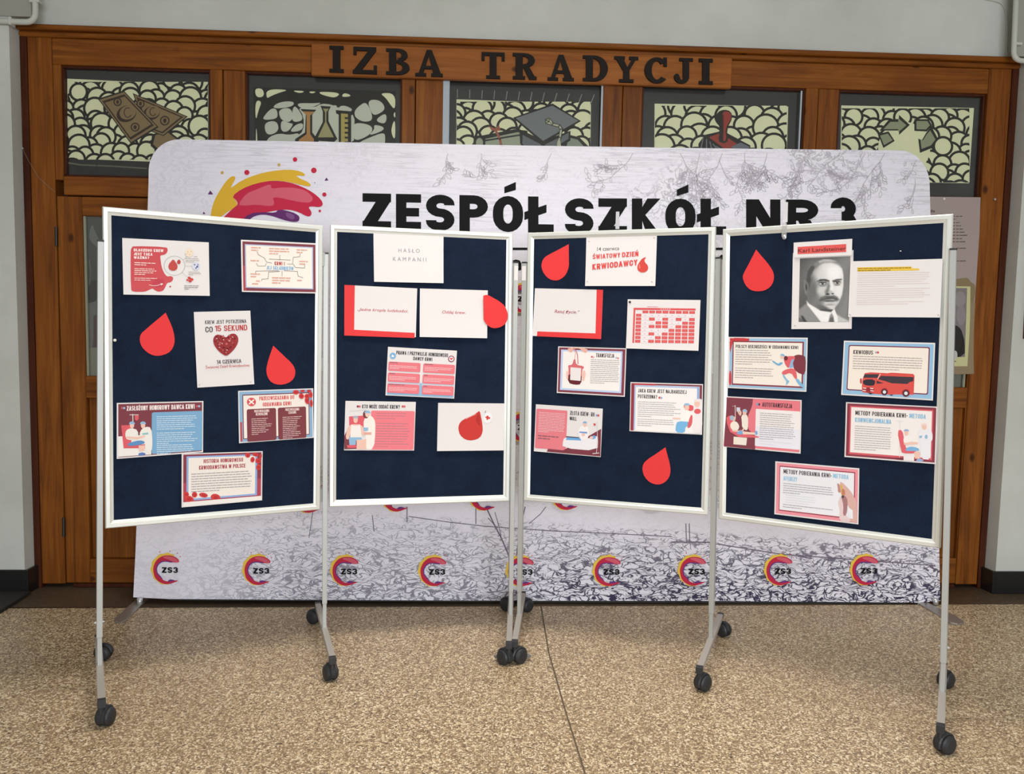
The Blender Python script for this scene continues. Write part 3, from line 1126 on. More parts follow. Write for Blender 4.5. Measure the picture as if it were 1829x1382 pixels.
GLY = {
    'I': [rc(0, .87, 1, 1), rc(0, 0, 1, .13), rc(.24, .1, .76, .9)],
    'Z': [rc(.03, .86, .97, 1), rc(.03, .70, .15, .87), [(.66, .87), (.97, .87), (.36, .13), (.04, .13)], rc(0, 0, 1, .14), rc(.87, .13, 1, .32)],
    'B': [rc(0, .88, .5, 1), rc(0, 0, .5, .12), rc(.13, .1, .43, .9)] + ring(.5, .755, (.42, .245), (.16, .125), -90, 90) + ring(.5, .275, (.5, .275), (.2, .15), -90, 90) + [rc(.42, .46, .55, .56)],
    'A': [rc(0, 0, .40, .12), rc(.58, 0, 1, .12), [(.42, 1), (.56, 1), (.28, .1), (.12, .1)], [(.44, 1), (.60, 1), (.94, .1), (.66, .1)], rc(.26, .28, .72, .40)],
    'T': [rc(0, .87, 1, 1), rc(0, .68, .13, .88), rc(.87, .68, 1, .88), rc(.35, .1, .65, .9), rc(.2, 0, .8, .12)],
    'R': [rc(0, .88, .5, 1), rc(0, 0, .52, .12), rc(.12, .1, .42, .9)] + ring(.48, .73, (.45, .27), (.17, .14), -90, 90) + [[(.42, .5), (.68, .5), (.96, .05), (.66, .05)], rc(.68, 0, 1.0, .12), rc(.40, .45, .52, .58)],
    'D': [rc(0, .88, .5, 1), rc(0, 0, .5, .12), rc(.12, .1, .40, .9)] + ring(.46, .5, (.54, .5), (.24, .37), -90, 90, 16),
    'Y': [rc(0, .88, .44, 1), rc(.62, .88, 1, 1), [(.06, .92), (.36, .92), (.63, .42), (.38, .42)], [(.74, .92), (.92, .92), (.60, .42), (.45, .42)], rc(.37, .1, .63, .5), rc(.2, 0, .8, .12)],
    'C': ring(.52, .5, (.52, .5), (.22, .36), 42, 318, 20) + [rc(.80, .66, .94, 1.0)],
    'J': [rc(.3, .88, 1, 1), rc(.48, .25, .80, .9)] + ring(.41, .25, (.39, .25), (.09, .10), -180, 0) + [ell(.16, .27, .14, .11, 0, 10)],
}
LETTERMAT = mat('black_stained_wood', (30, 22, 17), .6, 0, .2)
for ch, x0, y0, x1, y1 in (('I', 588.2, 81.5, 613.6, 129), ('Z', 630, 83.7, 673, 131.5), ('B', 689.5, 86.5, 731.5, 133.3), ('A', 741.6, 89, 790.8, 136.2),
                           ('T', 860.2, 93.2, 901.6, 140.2), ('R', 916, 94.8, 958.6, 141.6), ('A', 978.3, 97.6, 1025.2, 144), ('D', 1041.4, 99, 1086, 144.9), ('Y', 1097.6, 100.5, 1140.4, 146.9), ('C', 1151.4, 102.2, 1194, 148.5), ('J', 1203.5, 103.3, 1238, 149), ('I', 1248.8, 104.5, 1273.4, 150.4)):
    parts = []
    for k, pg in enumerate(GLY[ch]):
        fp = []
        for gx, gy in pg:
            fp.append(on_y(x0 + (x1 - x0) * gx, y1 - (y1 - y0) * gy + (gx - .5) * (x1 - x0) * .03, SY - .012 - .00003 * k))
        parts.append(prism(fp, [p + Vector((0, .012, 0)) for p in fp]))
    v, fc = join(*parts)
    obj('letter', v, fc, LETTERMAT, sign)

# ------------------------------------------------------------------ pipes, cable and small things on the wall
WHITEPIPE = mat('painted_pipe', (196, 197, 188), .55)


def bend(p0, c, p1, r, n=6):
    p0, c, p1 = Vector(p0), Vector(c), Vector(p1)
    d0, d1 = (p0 - c).normalized(), (p1 - c).normalized()
    out = [p0]
    for k in range(n + 1):
        t = k / n
        a, m_, b = c + d0 * r, c, c + d1 * r
        out.append(a * (1 - t) ** 2 + m_ * 2 * t * (1 - t) + b * t * t)
    out.append(p1)
    return out


py = PF - .022
e1 = on_y(63.5, 40, py)
pl_ = empty('wall_pipe', on_y(30, 42, py), 'off-white painted pipe turning upwards at the top left corner of the wall', 'pipe')
v, fc = tube(bend((e1.x - 1.6, py, e1.z + .0), e1, (e1.x, py, 3.5), .05), .0145, 12)
obj('pipe_run', v, fc, WHITEPIPE, pl_, smooth=True)
cpt = on_y(20, 39.5, py)
v, fc = box((cpt.x, py + .004, e1.z), (.007, 0, 0), (0, .02, 0), (0, 0, .02), .002)
obj('pipe_clip', v, fc, WHITEPIPE, pl_)
ct = on_y(65, 3, py)
v, fc = box((e1.x, py + .004, ct.z), (.024, 0, 0), (0, .018, 0), (0, 0, .008), .002)
obj('pipe_clip', v, fc, WHITEPIPE, pl_)
e2 = on_y(1810, 108, py)
pr_ = empty('wall_pipe', on_y(1820, 110, py), 'off-white painted pipe turning upwards at the top right corner of the wall', 'pipe')
v, fc = tube(bend((e2.x + 1.6, py, e2.z), e2, (e2.x, py, 3.5), .05), .0135, 12)
obj('pipe_run', v, fc, WHITEPIPE, pr_, smooth=True)
cl = on_y(1817, 79, py)
v, fc = box((cl.x, py + .004, cl.z), (.02, 0, 0), (0, .018, 0), (0, 0, .007), .002)
obj('pipe_clip', v, fc, WHITEPIPE, pr_)
cy = PF + .094
cpts = [(1740, -4), (1770, 0), (1790, 6), (1796, 18), (1799, 45), (1799, 70), (1797, 92), (1803, 112)]
for _ in range(2):
    cpts = [cpts[0]] + [(p[0] * a_ + q[0] * (1 - a_), p[1] * a_ + q[1] * (1 - a_)) for p, q in zip(cpts[:-1], cpts[1:]) for a_ in (.75, .25)] + [cpts[-1]]
v, fc = tube([on_y(*p, cy) for p in cpts], .003, 6)
tag(obj('thin_cable', v, fc, WHITEPIPE, smooth=True), 'thin off-white cable looping down the upper wall beside the right pipe', 'cable')
# thin darker grey panels bounded by the pipes
for nm, c0, c1 in (('trim_2', on_y(-60, -40, PF), on_y(57, 31, PF)), ('trim_3', on_y(1817.5, -40, PF), on_y(1900, 104, PF))):
    v, fc = box(((c0.x + c1.x) / 2, PF - .003, (c0.z + c1.z) / 2), (abs(c1.x - c0.x) / 2, 0, 0), (0, .004, 0), (0, 0, abs(c0.z - c1.z) / 2))
    tag(obj(nm, v, fc, mat('grey_panel', (158, 156, 146), .8)), kind='structure')
# nail with a slack thread at the left jamb
na = on_y(40.5, 265, WY - .03)
th = empty('nail_thread', na, 'fine pale thread hanging from a nail on the dark left jamb', 'thread')
v, fc = lathe(na + Vector((0, .012, 0)), (0, -1, 0), [(0, .002), (.012, .002), (.013, .005), (.015, .004)], 8)
obj('nail', v, fc, CHROME, th)
v, fc = tube([on_y(u, w, WY - .014) for u, w in ((40.5, 266), (52, 289), (70, 318), (97, 342))], .0009, 4)
obj('thread', v, fc, mat('thread', (150, 130, 110), .8), th)
na = on_y(1777, 356, WY - .012)
v, fc = lathe(na + Vector((0, .01, 0)), (0, -1, 0), [(0, .002), (.010, .002), (.011, .007), (.014, .005)], 8)
tag(obj('nail', v, fc, CHROME), 'small bright nail in the right door post beside the poster', 'nail')
na = on_y(1803, 949, PF + .02)
v, fc = lathe(na + Vector((0.01, 0, 0)), (-1, -.4, 0), [(0, .012), (.012, .014), (.02, .008), (.03, .007)], 10)
tag(obj('wall_bolt', v, fc, CHROME), 'small metal bolt low on the plaster edge at the right jamb', 'bolt')
# picture frame edge at the far right, low mat at the far left
c0, c1 = on_y(1826.3, 330, PF), on_y(1826.3, 605, PF)
fx = c1.x
pf_ = empty('notice_frame', (fx + .25, PF - .01, c1.z), 'dark brown framed notice on the white pier at the right picture edge', 'frame')
for nm, x0, x1, z0, z1 in (('frame_side', fx, fx + .03, c1.z, c0.z), ('frame_side', fx + .47, fx + .5, c1.z, c0.z), ('frame_side', fx + .03, fx + .47, c1.z, c1.z + .03), ('frame_side', fx + .03, fx + .47, c0.z - .03, c0.z)):
    v, fc = box(((x0 + x1) / 2, PF - .011, (z0 + z1) / 2), ((x1 - x0) / 2, 0, 0), (0, .010, 0), (0, 0, (z1 - z0) / 2), .002)
    obj(nm, v, fc, WOOD_D, pf_)
v, fc = box((fx + .25, PF - .006, (c0.z + c1.z) / 2), (.22, 0, 0), (0, .004, 0), (0, 0, (c0.z - c1.z) / 2 - .03))
obj('notice_sheet', v, fc, PAPER, pf_)
m = [on_z(*p, .018) for p in ((64, 1045), (57, 1054), (-12, 1098), (-200, 1098), (-200, 1050), (0, 1051))]
m = [Vector((p.x, min(p.y, PF - .022), p.z)) for p in m]
v, fc = prism(m, [p - Vector((0, 0, .0178)) for p in m], .002)
tag(obj('door_mat', v, fc, mat('black_rubber', (32, 30, 29), .7), base=True), 'black rubber mat on the floor against the left plinth', 'mat')

# ------------------------------------------------------------------ posters on the glass of the outer doors
psurf = Surf((0, WY - .0035, 1.5), (1, 0, 0), (0, 0, 1))


def poster(corners, th, m, label, name='poster', cat='poster'):
    f = [psurf.hit(*p) for p in corners]
    v, fc = prism(f, [p + Vector((0, th, 0)) for p in f])
    o = obj(name, v, fc, m, base=True)
    return tag(o, label, cat)


P5 = (1640, 340, 6.28)
P6 = (1640, 540, 6.28)
o = poster([(1580, 350), (1751.5, 352.3), (1741, 668), (1580, 666)], .002, mat('mauve_poster', (164, 148, 143), .7), 'mauve paper poster with a cream bordered portrait taped to the right door')
a = Art(psurf, P5, seed=31)
a.text('text_lines', 'dia', 130, 245, 188, 245, 30, (64, 50, 48), .02)
for k, (y, x1) in enumerate(((297, 495), (330, 430), (368, 470), (403, 480), (440, 500), (475, 520), (510, 550), (548, 490), (582, 528), (655, 535), (798, 535))):
    a.bars('text_lines', 200, y - 2, x1, y - 6, 2, 500, 8, (92, 78, 76)) if False else a.polys('text_lines', [[(x, y - 11), (min(x + w, x1), y - 12), (min(x + w, x1), y - 2), (x, y - 1)] for x, w in ((200, 60), (270, 90), (372, 42), (425, 30), (463, 90)) if x < x1], (96, 82, 80))
a.poly('stain', [(200, 1010), (300, 990), (430, 995), (520, 978), (565, 985), (578, 1015), (600, 1035), (630, 1050), (642, 1090), (640, 1160), (625, 1230), (620, 1382), (200, 1382)], (142, 124, 92), 1)
a.use(P6)
a.poly('stain', [(200, 0), (640, 0), (625, 300), (620, 600), (625, 800), (200, 815)], (150, 132, 104))
CR_ = (206, 204, 152)
a.use(P5)
a.poly('portrait_card', [(-60, 1070), (585, 1077), (582, 1400), (575, 1600), (551, 1972), (-60, 1972)], CR_)
a.poly('portrait_card', [(-30, 1092), (548, 1095), (523, 1868), (-30, 1868)], (132, 124, 124))
a.ell('portrait_card', 470, 1220, 60, 90, (150, 142, 142), 0, 20)
a.ell('portrait_card', 480, 1400, 50, 110, (146, 138, 140), 0, 20)
a.use(P6)
a.poly('portrait_card', [(300, 230), (410, 252), (450, 270), (485, 310), (505, 380), (520, 440), (523, 612), (300, 612)], (48, 44, 44), 1)
a.line('portrait_card', [(495, 360), (505, 440), (470, 560), (440, 600)], 6, (26, 24, 24))
a.ell('portrait_card', 415, 590, 24, 50, (196, 194, 190))
a.poly('portrait_card', [(390, 652), (425, 658), (425, 668), (390, 664)], (120, 112, 90))
a.build(o, {'portrait_card': 'cream bordered portrait of a person in a dark suit', 'stain': 'irregular beige patch'})
v, fc = lathe(psurf.hit(1686, 355.3) + Vector((0, 0, 0)), (0, -1, 0), [(0, .006), (.004, .007), (.007, .003)], 10)
obj('push_pin', v, fc, mat('white_plastic', (224, 222, 214), .4), o)
# grey sheets that hang behind the glass
s2 = Surf((0, WY + .038, 1.5), (1, 0, 0), (0, 0, 1))
f = [s2.hit(*p) for p in ((1575, 640), (1752, 640), (1747, 704), (1575, 704))]
v, fc = prism(f, [p + Vector((0, .002, 0)) for p in f])
tag(obj('backing_sheet', v, fc, mat('green_grey_card', (112, 112, 100), .8), base=True), 'green-grey card behind the glass under the mauve poster', 'card')
f = [s2.hit(*p) for p in ((1735, 380), (1762, 380), (1754, 706), (1728, 706))]
v, fc = prism([p + Vector((0, .004, 0)) for p in f], [p + Vector((0, .006, 0)) for p in f])
tag(obj('backing_sheet', v, fc, mat('lavender_card', (160, 155, 165), .8), base=True), 'lavender strip of card behind the right door glass', 'card')
f = [s2.hit(*p) for p in ((140, 380), (300, 380), (300, 678), (140, 676))]
v, fc = prism(f, [p + Vector((0, .002, 0)) for p in f])
o = tag(obj('poster', v, fc, mat('beige_card', (150, 146, 130), .8), base=True), 'grey drawing poster on beige card behind the left door glass', 'poster')
a = Art(s2, (130, 360, 4.065), seed=5)
a.poly('drawing', [(75, 110), (700, 112), (700, 1060), (100, 1060)], (104, 104, 98))
a.poly('drawing', [(115, 250), (140, 150), (165, 230), (260, 400), (250, 420), (175, 330), (130, 290)], (134, 134, 128), 1)
a.poly('drawing', [(110, 590), (180, 560), (240, 640), (170, 720), (110, 740)], (88, 84, 78), 1)
a.poly('drawing', [(112, 740), (170, 720), (175, 860), (140, 1060), (105, 1060)], (136, 134, 126))
a.poly('drawing', [(150, 830), (300, 760), (300, 1055), (150, 1055)], (112, 92, 92))
a.line('drawing', [(120, 420), (130, 520), (122, 600)], 8, (130, 130, 124))
a.build(o)
# ------------------------------------------------------------------ school backdrop
BS = Surf((0.4, 4.145, 0), (1, 0, 0), (0, 0.085, 2.3))


def mk_fabric():
    m = mat('printed_fabric', (222, 217, 225), 0.85, 0, 0.15)
    t = NT(m)
    co = t.n('ShaderNodeTexCoord').outputs['Object']
    sp = t.n('ShaderNodeSeparateXYZ')
    t.l(co, sp.inputs[0])
    X = t.math('ADD', sp.outputs[0], 0.40)
    Z = t.math('ADD', sp.outputs[2], 1.18)

    def contour(sc, scale, det, w0, w1, off=0.0, loc=(0, 0, 0)):
        nv = t.noise(t.mapping(co, sc, loc), scale, det, 0.55, 0.7)
        d = t.math('ABSOLUTE', t.math('SUBTRACT', nv, 0.5 + off))
        return nv, d

    low = t.sstep(Z, 0.02, 0.62, 1.0, 0.0)          # 1 at the hem
    broken = t.noise(t.mapping(co, (1, 1, 2.2)), 11, 2, 0.5)
    # cobbled ground in the lower part: broken outlines of long flat cells
    wn = t.n('ShaderNodeTexNoise')
    t.l(t.mapping(co, (9, 1, 14)), wn.inputs['Vector'])
    wn.inputs['Scale'].default_value = 1.0
    wn.inputs['Detail'].default_value = 3
    ws = t.n('ShaderNodeVectorMath', operation='SCALE')
    t.l(wn.outputs['Color'], ws.inputs[0])
    ws.inputs['Scale'].default_value = 0.10
    wa = t.n('ShaderNodeVectorMath', operation='ADD')
    t.l(co, wa.inputs[0])
    t.l(ws.outputs[0], wa.inputs[1])
    cob = None
    for sc, loc, k in (((13, 1, 48), (0, 0, 0), 1.0), ((21, 1, 78), (4.3, 0, 7.7), .8)):
        vo = t.n('ShaderNodeTexVoronoi', feature='DISTANCE_TO_EDGE')
        t.l(t.mapping(wa.outputs[0], sc, loc), vo.inputs['Vector'])
        vo.inputs['Scale'].default_value = 1.0
        w = t.math('ADD', 0.04, t.math('MULTIPLY', low, 0.04))
        ln = t.math('SUBTRACT', 1.0, t.sstep(t.math('DIVIDE', vo.outputs['Distance'], w), 0.4, 1.0))
        br = t.noise(t.mapping(co, (14, 1, 26), loc), 1.0, 2, 0.5)
        ln = t.math('MULTIPLY', ln, t.sstep(t.math('ADD', br, t.math('MULTIPLY', low, 0.12)), 0.47, 0.56))
        cob = ln if cob is None else t.math('MAXIMUM', cob, ln)
    xin = t.sstep(X, -1.55, -0.75, 0.18, 1.0)
    path = t.math('SUBTRACT', Z, t.math('SUBTRACT', 0.47, t.math('MULTIPLY', X, 0.055)))     # slanting pale path
    onpath = t.math('MULTIPLY', t.sstep(path, -0.045, -0.02), t.sstep(path, 0.06, 0.085, 1.0, 0.0))
    right = t.sstep(X, -0.1, 0.6)
    zfade = t.sstep(Z, 0.62, 0.9, 1.0, 0.25)
    cobm = t.math('MULTIPLY', t.math('MULTIPLY', cob, xin), zfade)
    cobm = t.math('MULTIPLY', cobm, t.math('SUBTRACT', 1.0, t.math('MULTIPLY', onpath, 0.85)))
    dark = t.math('ADD', 0.42, t.math('MULTIPLY', low, 0.58))
    dark = t.math('MULTIPLY', dark, t.math('ADD', 0.72, t.math('MULTIPLY', right, 0.28)))
    cobm = t.math('MULTIPLY', cobm, dark)
    # faint horizontal sky hatching and foliage scribble higher up
    hv = t.noise(t.mapping(co, (2.6, 1, 62)), 1.0, 2, 0.5, 0.3)
    hl = t.math('SUBTRACT', 1.0, t.sstep(t.math('ABSOLUTE', t.math('SUBTRACT', hv, 0.5)), 0.01, 0.05))
    hm = t.math('MULTIPLY', t.math('MULTIPLY', hl, t.sstep(Z, 0.9, 1.4)), t.sstep(t.noise(co, 2.2, 2), 0.42, 0.62, 0.06, 0.34))
    sv = t.noise(t.mapping(co, (17, 1, 19)), 1.0, 3, 0.6, 1.2)
    sl = t.math('SUBTRACT', 1.0, t.sstep(t.math('ABSOLUTE', t.math('SUBTRACT', sv, 0.5)), 0.02, 0.05))
    blot = t.noise(t.mapping(co, (1.6, 1, 1.5), (2.2, 0, 0.4)), 1.0, 2)
    fol = t.math('MULTIPLY', t.sstep(blot, 0.52, 0.62), t.math('MULTIPLY', t.sstep(X, 0.2, 0.9), t.sstep(Z, 1.55, 2.0)))
    bush = t.math('MULTIPLY', t.sstep(blot, 0.50, 0.58), t.math('MULTIPLY', t.sstep(Z, 0.48, 0.58), t.sstep(Z, 0.8, 1.1, 1.0, 0.3)))
    sm = t.math('MULTIPLY', sl, t.math('ADD', t.math('MULTIPLY', fol, 0.5), t.math('MULTIPLY', bush, 0.6)))
    light = t.math('MAXIMUM', hm, sm)
    c = t.mix(light, lin((234, 230, 239)), lin((164, 159, 168)))
    c = t.mix(cobm, c, lin((66, 58, 84)))
    t.l(c, t.b.inputs['Base Color'])
    t.bump(t.noise(co, 3.0, 2), 0.12, 0.02)
    return m


FABRIC = mk_fabric()
outl = [(238, 1066.5), (242, 985), (253, 700), (265.3, 325)] + ell(320, 305, 54.5, 56.2, 0, 12, 183, 270) + [(345, 249.2), (620, 254), (914, 259.5), (1250, 264.5), (1590, 268.4)] + ell(1606, 330, 54.5, 61.6, 0, 12, 271, 360) + [ (1668, 620), (1676, 900), (1679.5, 1073), (1640, 1076), (1600, 1075.5), (1250, 1073), (914, 1072.5), (620, 1071.5), (300, 1069.5)]
fpts = [BS.hit(*p) for p in outl]
base_c = Vector((0.40, 4.16, 0))
banner = empty('fabric_backdrop', base_c, 'wide white fabric backdrop with school lettering and pencil-drawn street standing behind the boards', 'backdrop')
bm = bmesh.new()
fv = [bm.verts.new(p) for p in fpts]
bv = [bm.verts.new(p + Vector((0, .034, 0))) for p in fpts]
bm.faces.new(fv)
bm.faces.new(bv[::-1])
for i in range(len(fv)):
    j = (i + 1) % len(fv)
    bm.faces.new((fv[i], bv[i], bv[j], fv[j]))
bmesh.ops.recalc_face_normals(bm, faces=bm.faces)
v, fc = bm_out(bm)
me_c = Vector((0.40, 4.16, 1.18))
fo = obj('printed_fabric', v, fc, FABRIC, banner)
# shift the mesh so that its own origin sits at a round place on the cloth (the print's pattern is laid out from there)
d = me_c - ewpos(fo)
fo.data.transform(Matrix.Translation(-d))
fo.location = Vector(fo.location) + d
# black strip below the cloth: bottom seam, with the shadow gap painted in
hp = [BS.hit(*p) + Vector((0, .012, 0)) for p in ((300, 1073), (914, 1076.5), (1620, 1079.5), (1620, 1074), (914, 1071), (300, 1067))]
v, fc = prism(hp, [p + Vector((0, .02, 0)) for p in hp])
obj('seam_shadow_strip', v, fc, BLACKPAPER, banner)
# frame stubs and flat feet
for sx, fp in ((250, [(203.5, 1105), (207, 1109.5), (216, 1111), (224, 1107), (266, 1067), (258, 1062), (247, 1066)]), (1671, [(1637, 1066), (1629, 1070), (1688, 1105), (1698, 1111.5), (1710, 1114), (1720, 1112.5), (1722, 1109), (1708, 1100)])):
    bp = on_z(sx, 1079, .006)
    v, fc = tube([bp, bp + Vector((0, .0, .031))], .0135, 14)
    obj('frame_stub', v, fc, CHROME, banner, smooth=True)
    ft = [on_z(*p, .008) for p in fp]
    v, fc = prism(ft, [p - Vector((0, 0, .0078)) for p in ft], .001)
    obj('foot_plate', v, fc, mat('satin_steel', (172, 166, 160), .38, .7), banner)
zp = [BS.hit(u, w) for u, w in ((1641, 1073), (1640, 1078), (1639, 1085))]
v, fc = tube([p - Vector((0, .004, 0)) for p in zp], .004, 6)
obj('zip_pull', v, fc, mat('white_plastic', (224, 222, 214), .4), banner)

a = Art(BS, A2, lift=lambda v: .0006, seed=3)
# pencil-drawn boughs along the top edge and bare trees lower down
rt = random.Random(11)
LINE1, LINE2 = (196, 190, 199), (120, 108, 124)


def leaf(x, y, L, g, w=.9):
    c, s_ = math.cos(g), math.sin(g)
    pts = []
    for k in range(6):
        t = k / 5
        pts.append((t * L, math.sin(t * math.pi) * L * .22))
    for k in range(4, -1, -1):
        t = k / 5
        pts.append((t * L, -math.sin(t * math.pi) * L * .22))
    a.layer = 1
    a.line('drawn_boughs', [(x + px_ * c - py_ * s_, y + px_ * s_ + py_ * c) for px_, py_ in pts], w, LINE1)


def bough(x, y, g, L, dep):
    pts = [(x, y)]
    n = 5
    for k in range(n):
        g += rt.uniform(-.28, .28)
        x += math.cos(g) * L / n
        y += math.sin(g) * L / n
        pts.append((x, y))
        if dep > 0 and rt.random() < .5:
            bough(x, y, g + rt.choice((-1, 1)) * rt.uniform(.4, .9), L * .55, dep - 1)
        for _ in range(1):
            if 286 < y < 392 and x < 1630 and rt.random() < .8:
                leaf(x, y, rt.uniform(8, 15), g + rt.uniform(-1.3, 1.3))
    if max(p[1] for p in pts) < 398 and max(p[0] for p in pts) < 1645 and min(p[1] for p in pts) > 266 + max(0, (pts[0][0] - 1600) * .2):
        a.layer = 2
        a.line('drawn_boughs', pts, 0.9 + .25 * dep, LINE1)


a.use((0, 0, 1))
for x in (800, 860, 985, 1130, 1215, 1250, 1290, 1330, 1370, 1440, 1500, 1545, 1580, 1610, 1630):
    bough(x, 274, rt.uniform(1.0, 2.3), rt.uniform(55, 95) if x > 1100 else rt.uniform(25, 45), 2 if x > 1100 else 1)
for L, w in (([(868, 905), (882, 935), (896, 962), (906, 985), (914, 1010), (916, 1030)], 2.2), ([(872, 925), (884, 938)], 1.4), ([(938, 905), (930, 940), (925, 975), (921, 1000)], 1.8), ([(896, 962), (890, 935), (884, 915)], 1.2), ([(727, 905), (727, 932)], 1.6), ([(850, 905), (850, 935)], 1.6), ([(1225, 935), (1226, 968)], 1.6), ([(1231, 935), (1232, 966)], 1.6),
             ([(730, 922), (800, 932), (870, 940), (990, 948), (1080, 952), (1200, 958)], 1.4), ([(945, 935), (965, 918), (975, 905)], 1.3), ([(1200, 968), (1260, 968), (1400, 990), (1540, 1000), (1670, 1010)], 1.8), ([(560, 905), (552, 960)], 1.2), ([(665, 920), (668, 948)], 1.4)):
    a.line('drawn_trees', L, w, LINE2)
a.layer = 4
BLK = (7, 7, 9)
for st, x0, y0, x1, y1, h in (('ZESPÓŁ', 647.5, 409.5, 989, 416, 64.5), ('SZKÓŁ', 1009, 418.5, 1297, 419.5, 64.5), ('NR', 1332.5, 419, 1461.5, 419.5, 63), ('3', 1483.5, 419, 1530, 419, 66.5)):
    a.use((0, 0, 1))
    a.text('lettering', st, x0, y0, x1, y1, h, BLK, .055)
a.poly('lettering', rc(880, 442.2, 1310, 446.4), BLK)
for pts in ([(914, 466), (921, 463.5), (928, 465), (931, 470), (931, 482), (925.5, 483), (925.5, 478), (927, 477), (924, 474.5), (925, 471), (921, 468)], [(1278, 463), (1284, 459), (1288, 455), (1292, 455), (1292, 464)]):
    a.poly('lettering', pts, BLK)
a.use(A2)
YEL, CRI, PNK, PUR = (232, 184, 56), (206, 44, 74), (222, 100, 118), (104, 48, 110)
a.poly('emblem', [(-82, 1130), (-75, 1080), (-55, 1020), (-20, 960), (10, 915), (40, 885), (65, 878), (73, 893), (55, 925), (38, 958), (110, 905), (200, 870), (290, 848), (400, 838), (470, 848), (502, 868), (495, 880), (440, 873), (470, 895), (520, 915), (539, 936), (525, 944), (480, 935), (400, 915), (300, 905), (200, 925), (120, 955), (50, 1005), (75, 1030), (85, 1055), (60, 1080), (20, 1100), (-40, 1150), (-90, 1240)], YEL, 1)
a.poly('emblem', [(-20, 1150), (60, 1075), (87, 1055), (80, 1030), (48, 1005), (110, 958), (200, 923), (300, 906), (400, 916), (480, 943), (550, 980), (602, 1025), (613, 1057), (590, 1072), (545, 1066), (520, 1070), (542, 1100), (538, 1124), (515, 1130), (460, 1100), (400, 1085), (330, 1090), (250, 1105), (180, 1105), (130, 1135), (90, 1200), (0, 1300), (-60, 1250)], CRI, 1)
a.poly('emblem', [(85, 1057), (140, 985), (200, 963), (270, 933), (292, 933), (292, 958), (350, 950), (430, 950), (500, 965), (542, 1000), (550, 1025), (530, 1044), (470, 1040), (400, 1025), (330, 1010), (300, 1013), (312, 1040), (305, 1062), (270, 1064), (200, 1055), (130, 1062)], PNK, 1)
a.poly('emblem', [(100, 1160), (160, 1108), (240, 1101), (318, 1106), (335, 1086), (380, 1090), (440, 1108), (469, 1130), (462, 1160), (420, 1162), (360, 1147), (300, 1125), (240, 1115), (190, 1125), (160, 1145), (110, 1230)], PUR, 1)
a.poly('emblem', [(380, 1100), (430, 1115), (440, 1140), (420, 1150), (385, 1130)], (132, 84, 140), 1)
for x, y, r, c in ((142, 857, 16, CRI), (340, 810, 10, (206, 176, 110)), (439, 777, 14, CRI), (555, 844, 17, CRI), (620, 993, 13, CRI), (592, 1094, 8, CRI), (-10, 858, 10, (214, 176, 96)), (560, 920, 3, PUR)):
    a.ell('emblem_dot', x, y, r, r, c, 0, 14)
for pts in ([(632, 888), (645, 905), (622, 908)], [(-84, 968), (-65, 992), (-98, 992)], [(-125, 1098), (-113, 1112), (-130, 1114)]):
    a.poly('emblem_dot', pts, PUR)


def logo(cx, cy, R):
    """small swoosh emblem with the letters ZS3; angles measured clockwise from the right"""
    a.use((0, 0, 1))
    logo.n = getattr(logo, 'n', 0) + 1
    pn = 'small_emblem#%d' % logo.n

    def swoosh(rad, col, rounds=1):
        out = [(cx + R * ro * math.cos(math.radians(g)), cy + R * ro * math.sin(math.radians(g))) for g, ro, ri in rad]
        inn = [(cx + R * ri * math.cos(math.radians(g)), cy + R * ri * math.sin(math.radians(g))) for g, ro, ri in rad]
        a.poly(pn, out + inn[::-1], col, rounds)
    swoosh([(300, 1.10, .86), (288, 1.02, .8), (276, 1.10, .8), (262, 1.0, .8), (246, 1.08, .8), (228, .98, .8), (210, 1.05, .76), (195, .95, .76), (178, 1.02, .76), (160, .92, .76), (142, 1.0, .74), (126, .92, .76), (108, 1.02, .8), (94, .94, .8), (80, 1.0, .9)], (244, 204, 80))
    swoosh([(330, .96, .88), (323, 1.02, .72), (312, 1.0, .62), (300, .97, .55), (284, .93, .54), (262, .90, .57), (240, .88, .60), (216, .85, .63), (190, .84, .65), (166, .84, .65), (142, .90, .60), (118, .92, .66), (96, .95, .74), (76, .96, .80), (58, .98, .84), (44, 1.06, 1.0)], CRI)
    swoosh([(328, .94, .82), (314, .94, .68), (298, .90, .64), (278, .86, .66), (258, .84, .74)], PNK)
    swoosh([(312, .66, .58), (296, .58, .50), (270, .56, .50), (240, .62, .54), (214, .65, .57), (188, .67, .59), (160, .67, .60), (134, .62, .55), (110, .70, .64)], (112, 58, 136))
    swoosh([(82, .80, .74), (68, .84, .68), (52, .92, .86)], (112, 58, 136))
    for g, d in ((250, 1.2), (282, 1.18), (305, 1.25), (318, 1.22)):
        a.ell(pn, cx + R * d * math.cos(math.radians(g)), cy + R * d * math.sin(math.radians(g)), R * .035, R * .035, CRI, 0, 6)
    a.text(pn, 'ZS3', cx - R * .27, cy + R * .22, cx + R * .76, cy + R * .22, R * .36, BLK, .04)


for k in range(9):
    cx = (297, 460, 617, 774, 930, 1085, 1237, 1391, 1544)[k]
    logo(cx, 1016.5 + 2.2 * math.sin(k * .5) + k * .35, 28.0)
for cx, cy in ((707, 887), (863, 885), (1010, 884), (550, 889), (1163, 884)):
    logo(cx, cy, 27.5)
for cx, cy in ((932, 762), (932, 533), (617, 762), (774, 762), (1085, 762), (1237, 762)):
    logo(cx, cy, 27)
a.build(banner, {'emblem': 'large yellow, crimson and purple paint-stroke emblem', 'lettering': 'heavy black school lettering'})

